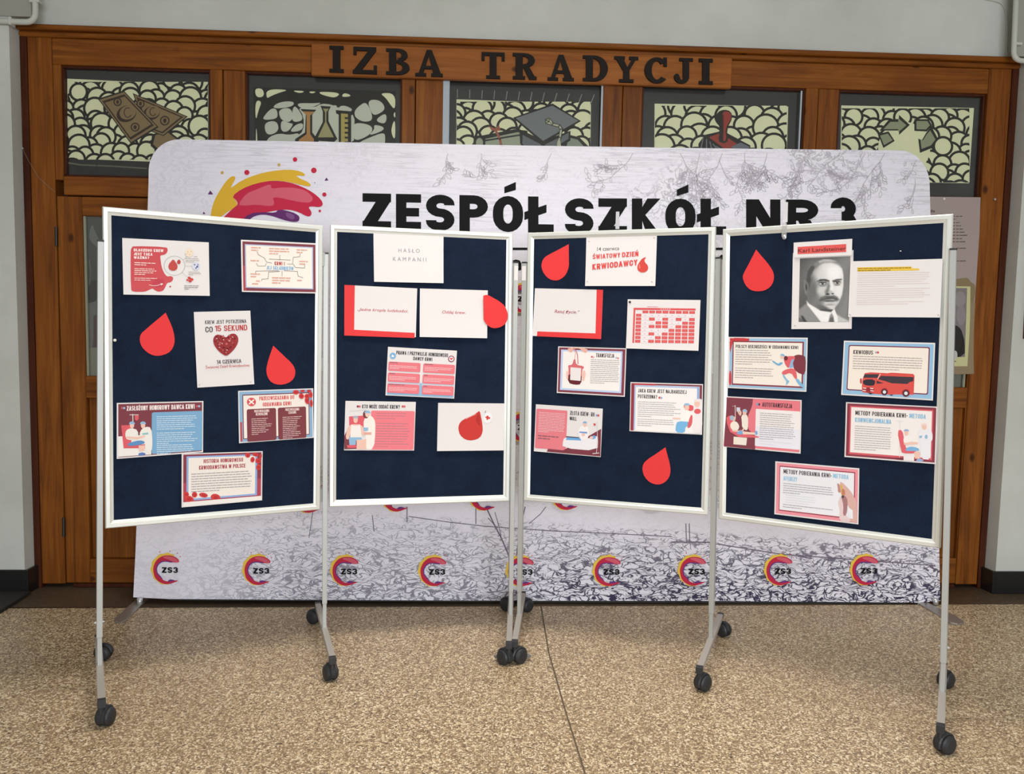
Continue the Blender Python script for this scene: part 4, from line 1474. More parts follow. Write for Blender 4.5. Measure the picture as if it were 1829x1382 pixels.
# ------------------------------------------------------------------ folding display boards
BP = [(-1.36741, 3.1389, 0.473428, -0.024879, 0.611313, 0.824104, 1.198205),
      (-0.601748, 3.541713, 0.194586, 0.011664, 0.617854, 0.79912, 1.205815),
      (0.243376, 3.683155, -0.379682, -0.002527, 0.623441, 0.815973, 1.20119),
      (1.041893, 3.366765, -0.636065, -0.046542, 0.611662, 0.829571, 1.196791)]
FW, FT = .029, .024


class Board:
    def __init__(s, p):
        x, y, an, ti, zb, W, H = p
        s.e = Vector((math.cos(an), math.sin(an), 0))
        nb = Vector((-math.sin(an), math.cos(an), 0))
        s.upv = (Vector((0, 0, H)) + nb * ti)
        s.W, s.H = W, s.upv.length
        s.up = s.upv.normalized()
        s.n = s.e.cross(s.up).normalized()
        s.o = Vector((x, y, zb))
        s.surf = Surf(s.o - s.n * .007, s.e, s.up)

    def P(s, u, w, d=0.0):
        return s.o + s.e * u + s.up * w + s.n * d


BOARDS = [Board(p) for p in BP]


def rail(bd, pts, parent):
    """mitred profile: raised outer lip with a chamfer towards the felt"""
    (o0, o1, i1, i0) = pts

    def mixp(p, q, t):
        return (p[0] + (q[0] - p[0]) * t, p[1] + (q[1] - p[1]) * t)
    sec = [(0.0, -FT), (0.0, -.004), (.12, 0.0), (.55, 0.0), (.70, -.003), (1.0, -.006), (1.0, -FT)]
    A = [bd.P(*mixp(o0, i0, t), d) for t, d in sec]
    B = [bd.P(*mixp(o1, i1, t), d) for t, d in sec]
    v, fc = prism(A, B)
    return obj('frame_rail', v, fc, ALU, parent)


def panel(bd, parent):
    W, H = bd.W, bd.H
    g = FW - .004
    f = [bd.P(u, w, -.007) for u, w in ((g, g), (W - g, g), (W - g, H - g), (g, H - g))]
    v, fc = prism(f, [p - bd.n * .014 for p in f])
    o = obj('felt_panel', v, fc, FELT, parent)
    w = FW
    for pts in (((0, 0), (0, H), (w, H - w), (w, w)), ((W, 0), (W, H), (W - w, H - w), (W - w, w)), ((0, 0), (W, 0), (W - w, w), (w, w)), ((0, H), (W, H), (W - w, H - w), (w, H - w))):
        rail(bd, pts, o)
    return o


def hinge(bd, u, w, parent):
    v, fc = box(bd.P(u, w, -.016), bd.e * .006, bd.n * .007, bd.up * .028, .001)
    o = obj('hinge', v, fc, ALU_G, parent)


def caster(stem, whl, parent, brake):
    hd = Vector((whl.x - stem.x, whl.y - stem.y, 0))
    if hd.length < .012:
        hd = Vector((.8, .6, 0)) * .02
    h = hd.normalized()
    ax = Vector((-h.y, h.x, 0))
    R = .0315
    c = Vector((stem.x, stem.y, R)) + h * .022
    dome = []
    vs, fs = [], []
    # hood: part of a drum over the wheels
    n = 12
    for k in range(n + 1):
        t = math.radians(8 + 190 * k / n)
        for s_ in (-1, -.7, .7, 1):
            rr = R + (.007 if abs(s_) < .9 else .0015)
            vs.append(c - h * math.cos(t) * -rr + Vector((0, 0, math.sin(t) * rr)) + ax * s_ * .0125)
    for k in range(n):
        for j in range(3):
            fs.append([k * 4 + j, k * 4 + j + 1, k * 4 + 5 + j, k * 4 + 4 + j])
    hood = (vs, fs)
    st = tube([Vector((stem.x, stem.y, R + .012)), Vector((stem.x, stem.y, .074))], .011, 10)
    hub = lathe(c - ax * .010, ax, [(0, .012), (.020, .012)], 10)
    v, fc = join(hood, st, hub)
    co = obj('caster', v, fc, BLACKP, parent, smooth=False)
    for s_ in (-1, 1):
        v, fc = lathe(c + ax * s_ * .004, ax * s_, [(0, R - .002), (.004, R), (.014, R), (.019, R - .004), (.023, R - .013), (.024, R - .022), (.024, 0)], 22)
        obj('wheel', v, fc, BLACKP, co, smooth=False)
    if brake:
        p = c + h * (R + .004) - Vector((0, 0, .012))
        v, fc = box(p + h * .008, h * .014, ax * .012, Vector((0, 0, .004)), .001)
        obj('brake_pedal', v, fc, mat('grey_plastic', (110, 110, 112), .5), co)


def post(base, front, top, parent, cast_f, cast_r, sticker=None, nb=None, brakes=(0, 0), lean=0.0):
    b2 = Vector((base[0], base[1], 0))
    f2 = Vector((front[0], front[1], 0))
    dr = (b2 - f2)
    L = dr.length
    dr.normalize()
    sd = Vector((-dr.y, dr.x, 0))
    if nb is None:
        nb = (dr, sd)
    hw = .0105
    tv = Vector((lean, 0, 0))                    # the posts stand a little out of plumb
    up = tag(obj('post', *box(b2 + tv / 2 + Vector((0, 0, (top + .205) / 2)), nb[1] * hw, nb[0] * hw, tv / 2 + Vector((0, 0, (top - .205) / 2)), .0015), ALU_G, parent))
    v, fc = box(b2 + tv + Vector((0, 0, top + .003)), nb[1] * (hw + .001), nb[0] * (hw + .001), Vector((0, 0, .003)), .001)
    obj('end_cap', v, fc, BLACKP, up)
    v, fc = box(b2 + Vector((0, 0, .15)), nb[1] * .0082, nb[0] * .0082, Vector((0, 0, .06)), .001)
    obj('lower_tube', v, fc, ALU_G, up)
    for s_ in (-1, 1):
        v, fc = lathe(b2 + Vector((0, 0, .262)) + nb[1] * s_ * hw, nb[1] * s_, [(0, .006), (.003, .006), (.004, .003), (.007, .003)], 8)
        obj('bolt', v, fc, CHROME, up)
    if sticker:
        v, fc = box(b2 + tv + Vector((0, 0, top - .045)) - nb[0] * (hw + .0004), nb[1] * .009, nb[0] * .0003, Vector((0, 0, .032)))
        obj('sticker', v, fc, PAPER, up)['label'] = 'white paper sticker at the top of the post'
    r2 = b2 + dr * L
    z = .088
    fb = tag(obj('foot_bar', *box((f2 + r2) / 2 + Vector((0, 0, z)), sd * .0125, dr * (L - .012), Vector((0, 0, .0125)), .0015), mat('warm_grey_steel', (176, 170, 162), .45, .25), parent))
    for e, s_, cp, bk in ((f2, 1, cast_f, brakes[0]), (r2, -1, cast_r, brakes[1])):
        v, fc = box(e + dr * s_ * .012 + Vector((0, 0, z)), sd * .0132, dr * .013, Vector((0, 0, .0132)), .001)
        obj('end_cap', v, fc, BLACKP, fb)
        caster(e + dr * s_ * .016, cp, parent, bk)


def V2(p):
    return Vector((p[0], p[1], 0))


GRP = 'folding display boards in front of the backdrop'
standL = empty('folding_display_board', (-.78, 3.36, 0), 'left pair of hinged navy felt notice boards on three grey wheeled posts', 'display board', GRP)
standR = empty('folding_display_board', (.98, 3.36, 0), 'right pair of hinged navy felt notice boards on three grey wheeled posts', 'display board', GRP)
PANELS = [panel(BOARDS[0], standL), panel(BOARDS[1], standL), panel(BOARDS[2], standR), panel(BOARDS[3], standR)]


def bdir(i):
    b = BOARDS[i]
    nn = Vector((-b.n.x, -b.n.y, 0)).normalized()
    return nn, Vector((b.e.x, b.e.y, 0)).normalized()


post((-1.383, 3.115), (-1.236, 2.795), 1.681, standL, V2((-1.233, 2.87)), V2((-1.478, 3.42)), nb=bdir(0), lean=.019)
post((-.616, 3.52), (-.522, 3.17), 1.695, standL, V2((-.553, 3.232)), V2((-.728, 3.866)), nb=bdir(1))
post((.1925, 3.690), (.170, 3.325), 1.690, standL, V2((.150, 3.365)), V2((.195, 4.05)), sticker=1, nb=bdir(1), brakes=(1, 0))
post((.2335, 3.690), (.194, 3.345), 1.690, standR, V2((.225, 3.38)), V2((.296, 4.035)), sticker=1, nb=bdir(2), brakes=(1, 0))
post((1.030, 3.385), (.888, 3.060), 1.695, standR, V2((.930, 3.10)), V2((1.188, 3.66)), nb=bdir(3), lean=-.011)
post((1.716, 2.835), (1.552, 2.565), 1.682, standR, V2((1.592, 2.59)), V2((1.916, 3.118)), nb=bdir(3), brakes=(0, 1), lean=-.028)
for i, u in ((0, BOARDS[0].W + .006), (2, BOARDS[2].W + .006)):
    for w in (.06, .62, 1.06):
        hinge(BOARDS[i], u, w, PANELS[i])

# ------------------------------------------------------------------ printed sheets pinned to the boards
C1, C2, C3, C4 = (180, 370, 4.186), (380, 370, 4.186), (180, 640, 4.318), (380, 640, 4.318)
C5, C6, C7, C8 = (580, 390, 5.117), (580, 600, 4.32), (930, 400, 5.0806), (930, 600, 4.319)
C9, C10, C11, C12, C13 = (1280, 380, 5.759), (1480, 380, 5.759), (1280, 590, 5.759), (1480, 590, 5.3136), (1360, 800, 8.3136)
WHT, INK, MAR, PINK, SKY, RED, GRY, CRE = (242, 236, 231), (54, 46, 52), (128, 62, 72), (236, 128, 134), (150, 188, 218), (206, 62, 64), (150, 142, 142), (243, 233, 224)
SKIN = (240, 196, 180)


class Sheet(Art):
    def __init__(s, bi, crop, corners, label, l0=.0015, curl=.007, seed=1, m=None, name='printed_sheet'):
        bd = BOARDS[bi]
        cs = []
        for c in corners:
            k, p = c if isinstance(c[0], tuple) else (crop, c)
            cs.append((k[0] + p[0] / k[2], k[1] + p[1] / k[2]))
        s.cs = cs
        vt, vb = (cs[0][1] + cs[1][1]) / 2, (cs[2][1] + cs[3][1]) / 2

        def lift(v):
            t = min(max((v - vt) / (vb - vt), 0), 1)
            return l0 + curl * t * t
        rows = [vt + (vb - vt) * k / 7 for k in range(1, 7)]
        Art.__init__(s, bd.surf, crop, lift, rows, seed)
        s.layer = 14
        nr, nc = 8, 2
        vs, fs = [], []
        for back in (0, 1):
            for r in range(nr + 1):
                for c in range(nc + 1):
                    u, v = s.bl(c / nc, r / nr)
                    vs.append(bd.surf.hit(u, v) + bd.n * (lift(v) - .0004 * back))
        N = (nr + 1) * (nc + 1)
        for r in range(nr):
            for c in range(nc):
                i = r * (nc + 1) + c
                q = [i, i + nc + 1, i + nc + 2, i + 1]
                fs.append(q)
                fs.append([j + N for j in q[::-1]])
        ring_ = [c for c in range(nc + 1)] + [r * (nc + 1) + nc for r in range(1, nr + 1)] + [nr * (nc + 1) + c for c in range(nc - 1, -1, -1)] + [r * (nc + 1) for r in range(nr - 1, 0, -1)]
        for i, j in zip(ring_, ring_[1:] + ring_[:1]):
            fs.append([i, j, j + N, i + N])
        s.o = tag(obj(name, vs, fs, m or PAPER, base=True), label, 'printed sheet', 'printed sheets pinned to the boards')

    def bl(s, a, b):
        t = [s.cs[0][i] + (s.cs[1][i] - s.cs[0][i]) * a for i in (0, 1)]
        w = [s.cs[3][i] + (s.cs[2][i] - s.cs[3][i]) * a for i in (0, 1)]
        return (t[0] + (w[0] - t[0]) * b, t[1] + (w[1] - t[1]) * b)

    def st(s, a, b):
        """sheet fraction -> current crop coordinates"""
        u, v = s.bl(a, b)
        return ((u - s.crop[0]) * s.crop[2], (v - s.crop[1]) * s.crop[2])

    def rect(s, part, a0, b0, a1, b1, col, rnd=0.0):
        if rnd:
            asp = 1.41
            pts = []
            for cx, cy, g in ((a1 - rnd, b0 + rnd * asp, -90), (a1 - rnd, b1 - rnd * asp, 0), (a0 + rnd, b1 - rnd * asp, 90), (a0 + rnd, b0 + rnd * asp, 180)):
                for k in range(4):
                    t = math.radians(g + 30 * k)
                    pts.append(s.st(cx + rnd * math.cos(t), cy + rnd * asp * math.sin(t)))
            s.poly(part, pts, col)
        else:
            s.polys(part, [[s.st(a0, b0), s.st(a1, b0), s.st(a1, b1), s.st(a0, b1)]], col)

    def tst(s, part, txt, a0, a1, b, h, col, bold=.02, shear=0.0):
        """text by sheet fractions; b = baseline, h = cap height fraction"""
        p, q, r = s.st(a0, b), s.st(a1, b), s.st(a0, b - h)
        s.text(part, txt, p[0], p[1], q[0], q[1], p[1] - r[1], col, bold, shear, r[0] - p[0])

    def lines(s, part, a0, b0, a1, n, pitch, h, col, ragged=.1, gaps=()):
        p, q, r, r2 = s.st(a0, b0), s.st(a1, b0), s.st(a0, b0 + pitch), s.st(a0, b0 + h)
        s.bars(part, p[0], p[1], q[0], q[1], n, r[1] - p[1], (r2[1] - p[1]) * .88, tuple(int(c * .72 + 236 * .28) for c in col), ragged, gaps, r[0] - p[0])

    def pins(s, *pts):
        for a, b in pts:
            u, v = s.bl(a, b)
            p = s.surf.hit(u, v) + s.surf.n * s.lift(v)
            vv, ff = lathe(p, s.surf.n, [(0, .0035), (.0012, .0035), (.002, .002)], 8)
            obj('pin', vv, ff, mat('clear_pin', (206, 200, 194), .3), s.o)

    def done(s, labels={}):
        s.build(s.o, labels)
        return s.o


# --- first board from the left
s = Sheet(0, C1, [(160, 230), (807, 263), (812, 663), (168, 653)], 'white sheet headed DLACZEGO KREW with a red paint splash', seed=1)
BLOB = (206, 82, 88)
s.poly('illustration', [(245, 290), (490, 297), (502, 318), (492, 345), (470, 358), (443, 360), (447, 395), (452, 440), (470, 490), (495, 520), (520, 513), (541, 525), (537, 548), (520, 562), (495, 565), (480, 600), (465, 625), (430, 634), (400, 620), (385, 607), (360, 618), (340, 628), (310, 634), (235, 632), (223, 610), (222, 330), (230, 302)], BLOB, 1)
s.poly('illustration', [(380, 560), (430, 530), (480, 545), (470, 590), (430, 605), (385, 590)], (196, 70, 84), 1)
s.ell('illustration', 517, 594, 7, 7, BLOB, 0, 10)
s.text('heading', 'DLACZEGO KREW', 246, 330, 468, 336, 21, (250, 228, 224), .05)
s.text('heading', 'JEST TAKA', 246, 360, 386, 363, 21, (250, 228, 224), .05)
s.text('heading', 'WAŻNA?', 246, 386, 362, 388, 20, (250, 228, 224), .05)
s.bars('text_block', 250, 418, 412, 424, 2, 15, 7, (246, 206, 200), .2)
s.bars('text_block', 250, 463, 420, 468, 4, 14, 7, (242, 196, 190), .15)
s.bars('text_block', 250, 533, 436, 537, 2, 14, 6, (242, 196, 190), .2)
s.line('illustration', [(360, 580), (385, 588), (420, 586), (450, 575)], 4, (246, 220, 214))
s.poly('illustration', [(445, 568), (466, 572), (450, 586)], (246, 220, 214))
s.line('illustration', ell(550, 437, 78, 72, 0, 28) + [(628, 437)], 2.5, (150, 160, 150))
s.poly('illustration', [(540, 388), (560, 412), (574, 440), (570, 464), (545, 477), (515, 470), (503, 448), (508, 425), (525, 405)], (196, 78, 74), 1)
s.poly('illustration', [(584, 388), (597, 405), (594, 422), (580, 428), (568, 418), (570, 402)], (190, 72, 72), 1)
for L in ([(615, 395), (640, 370)], [(628, 440), (690, 441)], [(608, 490), (650, 525)]):
    s.line('illustration', L, 2.5, (170, 172, 166))
s.ell('illustration', 660, 340, 32, 32, (238, 222, 200))
for x, y in ((650, 335), (675, 330), (662, 355), (640, 350)):
    s.ell('illustration', x, y, 5, 5, (222, 186, 160), 0, 8)
s.ell('illustration', 711, 440, 30, 30, (214, 216, 228))
for x, y, r in ((700, 430, 6), (720, 445, 8), (710, 455, 6), (725, 430, 5)):
    s.ell('illustration', x, y, r, r, (92, 96, 150), 0, 8)
for x, y, r in ((660, 530, 13), (680, 540, 12), (665, 552, 13), (645, 545, 9)):
    s.ell('illustration', x, y, r, r * .8, (204, 70, 66), 25, 10)
s.bars('text_block', 695, 372, 748, 373, 1, 10, 4, (160, 150, 140))
s.bars('text_block', 632, 386, 748, 390, 3, 12, 4, (168, 160, 152), .2)
s.bars('text_block', 655, 486, 748, 489, 3, 11, 4, (168, 160, 152), .2)
s.bars('text_block', 622, 590, 748, 592, 3, 12, 5, (140, 132, 128), .2)
s.done()

s = Sheet(0, C2, [(210, 243), (778, 270), (776, 645), (215, 633)], 'maroon bordered sheet with a mind map, top right of the first board', seed=2)
s.rect('border', .02, .03, .98, .975, MAR)
s.rect('border', .02, .5, .06, .975, (176, 72, 78))
s.rect('border', .05, .08, .95, .92, (176, 186, 216))
s.rect('border', .065, .10, .935, .90, CRE)
s.tst('heading', 'KRWI I', .44, .575, .465, .07, (176, 60, 60), .05)
s.tst('subheading', 'JEJ SKŁADNIKÓW', .33, .69, .555, .07, (132, 178, 212), .05)
LK = (110, 104, 104)
for L in ([(440, 418), (400, 410), (385, 380), (340, 355), (330, 330)], [(400, 420), (390, 440), (335, 440), (325, 420)], [(555, 425), (595, 425), (600, 375), (650, 370), (652, 345)], [(600, 425), (615, 450), (685, 455), (685, 432)], [(500, 395), (500, 358)], [(420, 388), (580, 395)],
          [(490, 475), (320, 478), (318, 498)], [(500, 480), (415, 485), (412, 535), (365, 538), (362, 552)], [(516, 478), (516, 515)], [(530, 475), (630, 480), (635, 515), (672, 528)]):
    s.line('diagram', L, 3, LK)
for x, y, w, n in ((285, 305, 85, 2), (420, 312, 160, 3), (625, 322, 85, 2), (325, 385, 15, 1), (280, 402, 92, 1), (645, 408, 75, 2), (280, 502, 75, 2), (320, 555, 60, 1), (290, 575, 112, 1), (440, 530, 150, 3), (628, 550, 85, 1)):
    s.bars('text_block', x, y, x + w, y + w * .03, n, 19, 7, (222, 160, 140), .15)
s.done()

s = Sheet(0, C1, [(695, 783), (C2, (280, 773)), (C2, (308, 1322)), (720, 1348)], 'white portrait-format sheet with a red heart and the words CO 15 SEKUND', seed=3, curl=.005)
s.tst('heading', 'KREW JEST POTRZEBNA', .19, .92, .165, .048, (74, 66, 70), .012)
s.tst('heading', 'CO', .19, .32, .275, .075, (74, 66, 70), .012)
s.tst('heading', '15 SEKUND', .36, .93, .265, .075, (190, 62, 58), .012)
HR = [(.55, .355), (.60, .315), (.67, .300), (.73, .315), (.765, .365), (.755, .43), (.70, .50), (.62, .56), (.535, .605), (.45, .565), (.38, .51), (.325, .44), (.315, .375), (.345, .325), (.41, .305), (.48, .325)]
s.poly('heart', [s.st(*p) for p in HR], (156, 52, 56), 1)
hx = [s.st(*p) for p in HR]
rr_ = random.Random(4)
for k in range(120):
    x, y = rr_.uniform(.33, .75), rr_.uniform(.315, .585)
    dx_ = abs(x - .54)
    if y > .60 - dx_ * 1.05 or (dx_ > .19 and (y < .33 or y > .46)) or (dx_ < .04 and y < .36):
        continue
    px_, py_ = s.st(x, y)
    s.ell('heart', px_, py_, rr_.uniform(5, 10), rr_.uniform(4, 8), rr_.choice([(176, 70, 70), (134, 40, 48), (196, 104, 100), (150, 50, 54), (118, 34, 42)]), rr_.uniform(0, 180), 8)
for x, y in ((.38, .36), (.66, .35), (.47, .43), (.60, .40), (.42, .48), (.55, .52), (.50, .38)):
    px_, py_ = s.st(x, y)
    s.ell('heart', px_, py_, 6, 4, (226, 180, 174), 30, 8)
s.tst('heading', '14 CZERWCA', .36, .79, .70, .05, (74, 66, 70), .012)
s.tst('heading', 'Światowy Dzień Krwiodawstwa', .16, .93, .755, .036, (190, 62, 58), .0)
s.pins((.04, .96), (.94, .96))
s.done({'heart': 'heart made of red blood cells'})

s = Sheet(0, C3, [(123, 343), (791, 328), (787, 722), (122, 773)], 'maroon and blue sheet headed ZASŁUŻONY HONOROWY DAWCA KRWI', seed=4, curl=.004)
s.rect('background', .018, .022, .985, .975, MAR)
s.rect('background', .018, .60, .40, .965, WHT)
s.rect('background', .405, .19, .99, .96, (126, 172, 208), .02)
s.tst('heading', 'ZASŁUŻONY HONOROWY DAWCA KRWI', .115, .90, .145, .085, (246, 232, 228), .05)
for x, y in ((172, 382), (750, 368)):
    s.ell('heading', x - 8, y, 9, 9, (206, 96, 100), 0, 10)
    s.ell('heading', x + 8, y, 9, 9, SKY, 0, 10)
for y0, n in ((452, 7), (578, 6), (672, 5)):
    s.bars('text_block', 430, y0, 757, y0 - 8, n, 16, 6, (206, 222, 236), .2)
CH_ = (222, 96, 104)
s.poly('illustration', [(157, 515), (230, 512), (235, 670), (340, 660), (340, 690), (175, 692)], CH_)
s.poly('illustration', [(180, 700), (290, 695), (285, 745), (180, 748)], WHT)
s.line('illustration', [(246, 430), (248, 510)], 6, (230, 220, 216))
s.line('illustration', [(222, 434), (290, 434)], 5, (230, 220, 216))
s.poly('illustration', [(262, 438), (292, 440), (290, 468), (276, 480), (262, 470)], CH_)
for x in (240, 325):
    s.ell('illustration', x, 515, 17, 24, SKIN)
    s.poly('illustration', ell(x, 505, 23, 20, 0, 10, 180, 360), SKY)
s.poly('illustration', [(195, 550), (235, 535), (285, 550), (290, 620), (200, 630), (186, 590)], (240, 234, 226), 1)
s.poly('illustration', [(300, 560), (340, 525), (390, 530), (398, 650), (390, 720), (345, 720), (335, 620), (300, 610)], (240, 234, 226), 1)
s.poly('illustration', [(195, 600), (285, 605), (340, 590), (340, 604), (280, 622), (195, 616)], SKIN)
s.poly('illustration', [(320, 575), (365, 570), (365, 585), (320, 588)], (140, 196, 200))
s.poly('illustration', [(212, 650), (300, 628), (340, 640), (330, 660), (230, 675), (205, 668)], (96, 146, 196), 1)
s.poly('illustration', [(290, 670), (340, 668), (335, 710), (295, 715)], SKIN)
s.poly('illustration', [(290, 730), (320, 722), (345, 730), (340, 742), (290, 748)], (96, 126, 190))
s.done()

s = Sheet(0, C4, [(195, 250), (774, 230), (776, 610), (200, 652)], 'blue bordered sheet with two maroon panels headed PRZECIWSKAZANIA', seed=5, curl=.006)
s.rect('border', .015, .02, .985, .98, (140, 178, 210))
s.rect('border', .055, .075, .945, .93, (120, 66, 84))
s.rect('border', .067, .095, .935, .915, CRE)
s.rect('border', .02, .60, .045, .97, (196, 74, 74))
s.tst('heading', 'PRZECIWSKAZANIA DO', .28, .745, .20, .075, (218, 92, 92), .05)
s.tst('heading', 'ODDAWANIA KRWI', .325, .705, .32, .075, (218, 92, 92), .05)
s.ell('illustration', 297, 335, 35, 33, (218, 84, 84))
s.line('illustration', [(280, 320), (314, 350)], 11, WHT)
s.line('illustration', [(314, 320), (280, 350)], 11, WHT)
for x0, x1 in ((.11, .50), (.525, .90)):
    s.rect('panels', x0, .36, x1, .985, (128, 62, 70), .022)
    s.tst('panels', 'PRZECIWSKAZANIA', x0 + .10, x1 - .09, .43, .05, (246, 220, 214), .05)
    s.tst('panels', 'BEZWZGLĘDNE' if x0 < .3 else 'CZASOWE', x0 + (.12 if x0 < .3 else .14), x1 - (.11 if x0 < .3 else .13), .49, .05, (246, 220, 214), .05)
    s.lines('panels', x0 + .06, .56, x1 - .06, 9 if x0 < .3 else 12, .037, .016, (206, 160, 158), .3)
CELLC = (208, 66, 66)
for x, y, rx, ry, g in ((640, 260, 24, 18, 0), (682, 290, 20, 22, -30), (725, 290, 20, 18, 0), (690, 250, 20, 9, 0), (740, 250, 18, 10, 0), (725, 325, 17, 28, -15), (758, 345, 12, 30, 0), (755, 280, 14, 24, 0)):
    s.ell('blood_cells', x, y, rx, ry, CELLC, g, 14)
    s.ell('blood_cells', x, y, rx * .55, ry * .5, (186, 48, 54), g, 10)
s.done()

s = Sheet(0, C3, [(622, 732), (C4, (382, 713)), (C4, (376, 1090)), (620, 1145)], 'maroon bordered sheet headed HISTORIA HONOROWEGO KRWIODAWSTWA, lowest on the first board', seed=6, l0=.007, curl=.004)
s.rect('border', .02, .02, .985, .90, (138, 60, 74))
s.rect('border', .02, .55, .985, .905, (176, 72, 86))
s.rect('border', .06, .055, .935, .885, (150, 176, 222))
s.rect('border', .085, .085, .91, .85, CRE)
s.tst('heading', 'HISTORIA HONOROWEGO', .27, .76, .195, .075, (170, 56, 70), .045)
s.tst('heading', 'KRWIODAWSTWA W POLSCE', .215, .79, .315, .075, (170, 56, 70), .045)
s.lines('text_block', .12, .40, .87, 8, .047, .017, (140, 132, 136), .06)
for x, y, rx, ry in ((.055, .76, .036, .05), (.16, .78, .034, .055), (.27, .80, .055, .045), (.42, .86, .06, .065), (.09, .85, .06, .06), (.815, .07, .032, .05), (.91, .065, .04, .035), (.875, .165, .027, .055), (.945, .19, .035, .055), (.95, .32, .03, .06), (.975, .10, .015, .05)):
    px_, py_ = s.st(x, y)
    s.ell('blood_cells', px_, py_, rx * 620, ry * 400, CELLC, 10, 16)
    s.ell('blood_cells', px_ + 3, py_ + 2, rx * 330, ry * 200, (190, 50, 54), 10, 12)
s.rect('border', .02, .905, .985, .99, WHT)
s.done()

# --- second board
s = Sheet(1, C5, [(445, 128), (1085, 150), (1083, 593), (450, 580)], 'white sheet with grey words HASŁO KAMPANII under the top rail', seed=7)
s.tst('heading', 'H A S Ł O', .355, .66, .385, .075, (150, 152, 162), .0)
s.tst('heading', 'K A M P A N I I', .275, .755, .565, .08, (150, 152, 162), .0)
s.done()

s = Sheet(1, C5, [(180, 608), (845, 640), (830, 1085), (178, 1070)], 'white sheet reading Jedna kropla ludzkości with red strips at left and bottom', seed=8, curl=.009)
s.poly('red_strip', [(180, 608), (275, 613), (268, 1017), (820, 1046), (818, 1093), (178, 1070)], (230, 62, 64))
s.text('heading', '„Jedna kropla ludzkości.', 297, 842, 760, 860, 25, (196, 84, 92), .006, .28)
s.done({'red_strip': 'red paper strip forming an L'})

s = Sheet(1, C5, [(870, 640), (1490, 658), (1480, 1095), (865, 1083)], 'plain white sheet with red italic words Oddaj krew', seed=9, curl=.009)
s.text('heading', 'Oddaj krew.', 1072, 868, 1285, 874, 27, (196, 84, 92), .006, .28)
s.done()

s = Sheet(1, C6, [(488, 83), (1020, 113), (997, 482), (468, 457)], 'white sheet of six pink panels headed PRAWA I PRZYWILEJE, middle of the second board', seed=10, curl=.004)
s.rect('background', .02, .76, .985, .985, (150, 186, 216))
s.rect('background', .02, .70, .985, .80, (206, 212, 224))
s.rect('background', .485, .72, .525, .95, (150, 186, 216))
s.tst('heading', 'PRAWA I PRZYWILEJE HONOROWEGO', .125, .875, .145, .075, INK, .035)
s.tst('heading', 'DAWCY KRWI', .375, .65, .245, .07, INK, .035)
for c, r_, col, ic in (((525, 152), 25, (140, 184, 220), 0), ((976, 176), 25, (140, 60, 72), 1)):
    s.ell('icon', c[0], c[1], r_, r_, col)
    s.ell('icon', c[0], c[1], r_ * .72, r_ * .72, (236, 240, 246) if ic else (120, 172, 214))
    if ic:
        s.poly('icon', [(c[0], c[1] + 13), (c[0] - 14, c[1] - 2), (c[0] - 8, c[1] - 12), (c[0], c[1] - 6), (c[0] + 8, c[1] - 12), (c[0] + 14, c[1] - 2)], (226, 96, 104), 1)
    else:
        s.poly('icon', [(c[0] - 10, c[1]), (c[0] - 2, c[1] - 12), (c[0] + 2, c[1] - 3), (c[0] + 11, c[1] - 2), (c[0] + 9, c[1] + 10), (c[0] - 10, c[1] + 10)], WHT)
for r_ in range(3):
    for c_ in range(2):
        x0, x1 = ((.02, .485), (.525, .985))[c_]
        y0 = .30 + .225 * r_
        s.rect('panels', x0, y0, x1, y0 + .19, (234, 124, 134), .02)
        s.lines('panels', x0 + .02, y0 + .03, x0 + (.30, .22, .17, .20, .36, .16)[r_ * 2 + c_], 1, .03, .02, (120, 50, 60), 0)
        s.lines('panels', x0 + .02, y0 + .085, x1 - .02, 3, .03, .012, (248, 196, 198), .1)
s.done()

s = Sheet(1, C6, [(160, 500), (703, 508), (688, 882), (148, 880)], 'white and pink sheet headed KTO MOŻE ODDAĆ KREW, lower left of the second board', seed=11, curl=.005)
s.tst('heading', 'KTO MOŻE ODDAĆ KREW?', .24, .775, .145, .075, INK, .035)
for x in (262, 608):
    s.ell('heading', x - 7, 543, 9, 9, MAR if x < 400 else (206, 90, 96), 0, 10)
    s.ell('heading', x + 7, 543, 9, 9, (220, 110, 114), 0, 10)
s.rect('background', .37, .19, .99, .985, (240, 128, 138), .02)
s.lines('text_block', .44, .25, .93, 14, .052, .018, (172, 84, 96), .25, (3,))
s.poly('illustration', [(187, 620), (330, 612), (330, 700), (190, 720)], (226, 96, 108))
s.poly('illustration', [(150, 770), (185, 700), (250, 720), (250, 868), (150, 872)], (128, 62, 72))
s.line('illustration', [(190, 580), (320, 568)], 3, (200, 196, 196))
s.poly('illustration', [(300, 640), (340, 600), (385, 640), (392, 700), (380, 872), (310, 872), (318, 760), (300, 720)], (246, 238, 230), 1)
s.ell('illustration', 318, 605, 24, 30, (120, 60, 64))
s.ell('illustration', 330, 602, 18, 24, SKIN)
s.poly('illustration', ell(330, 594, 24, 20, 0, 10, 180, 360), SKY)
s.ell('illustration', 238, 645, 17, 26, SKIN)
s.poly('illustration', ell(238, 634, 21, 20, 0, 10, 180, 360), (170, 180, 196))
s.poly('illustration', [(170, 720), (195, 680), (285, 680), (310, 740), (300, 780), (280, 740), (200, 740), (185, 800), (160, 790)], SKIN, 1)
s.poly('illustration', [(205, 680), (222, 690), (262, 690), (272, 678), (285, 780), (195, 780)], (244, 236, 230))
s.poly('illustration', [(185, 780), (285, 780), (285, 800), (240, 805), (238, 845), (190, 838)], SKY)
s.poly('illustration', [(245, 800), (320, 795), (318, 872), (245, 872)], SKIN)
s.poly('illustration', [(300, 705), (335, 705), (335, 730), (310, 735), (296, 722)], (150, 190, 220))
s.poly('illustration', [(300, 740), (360, 742), (360, 760), (300, 760)], (230, 170, 160))
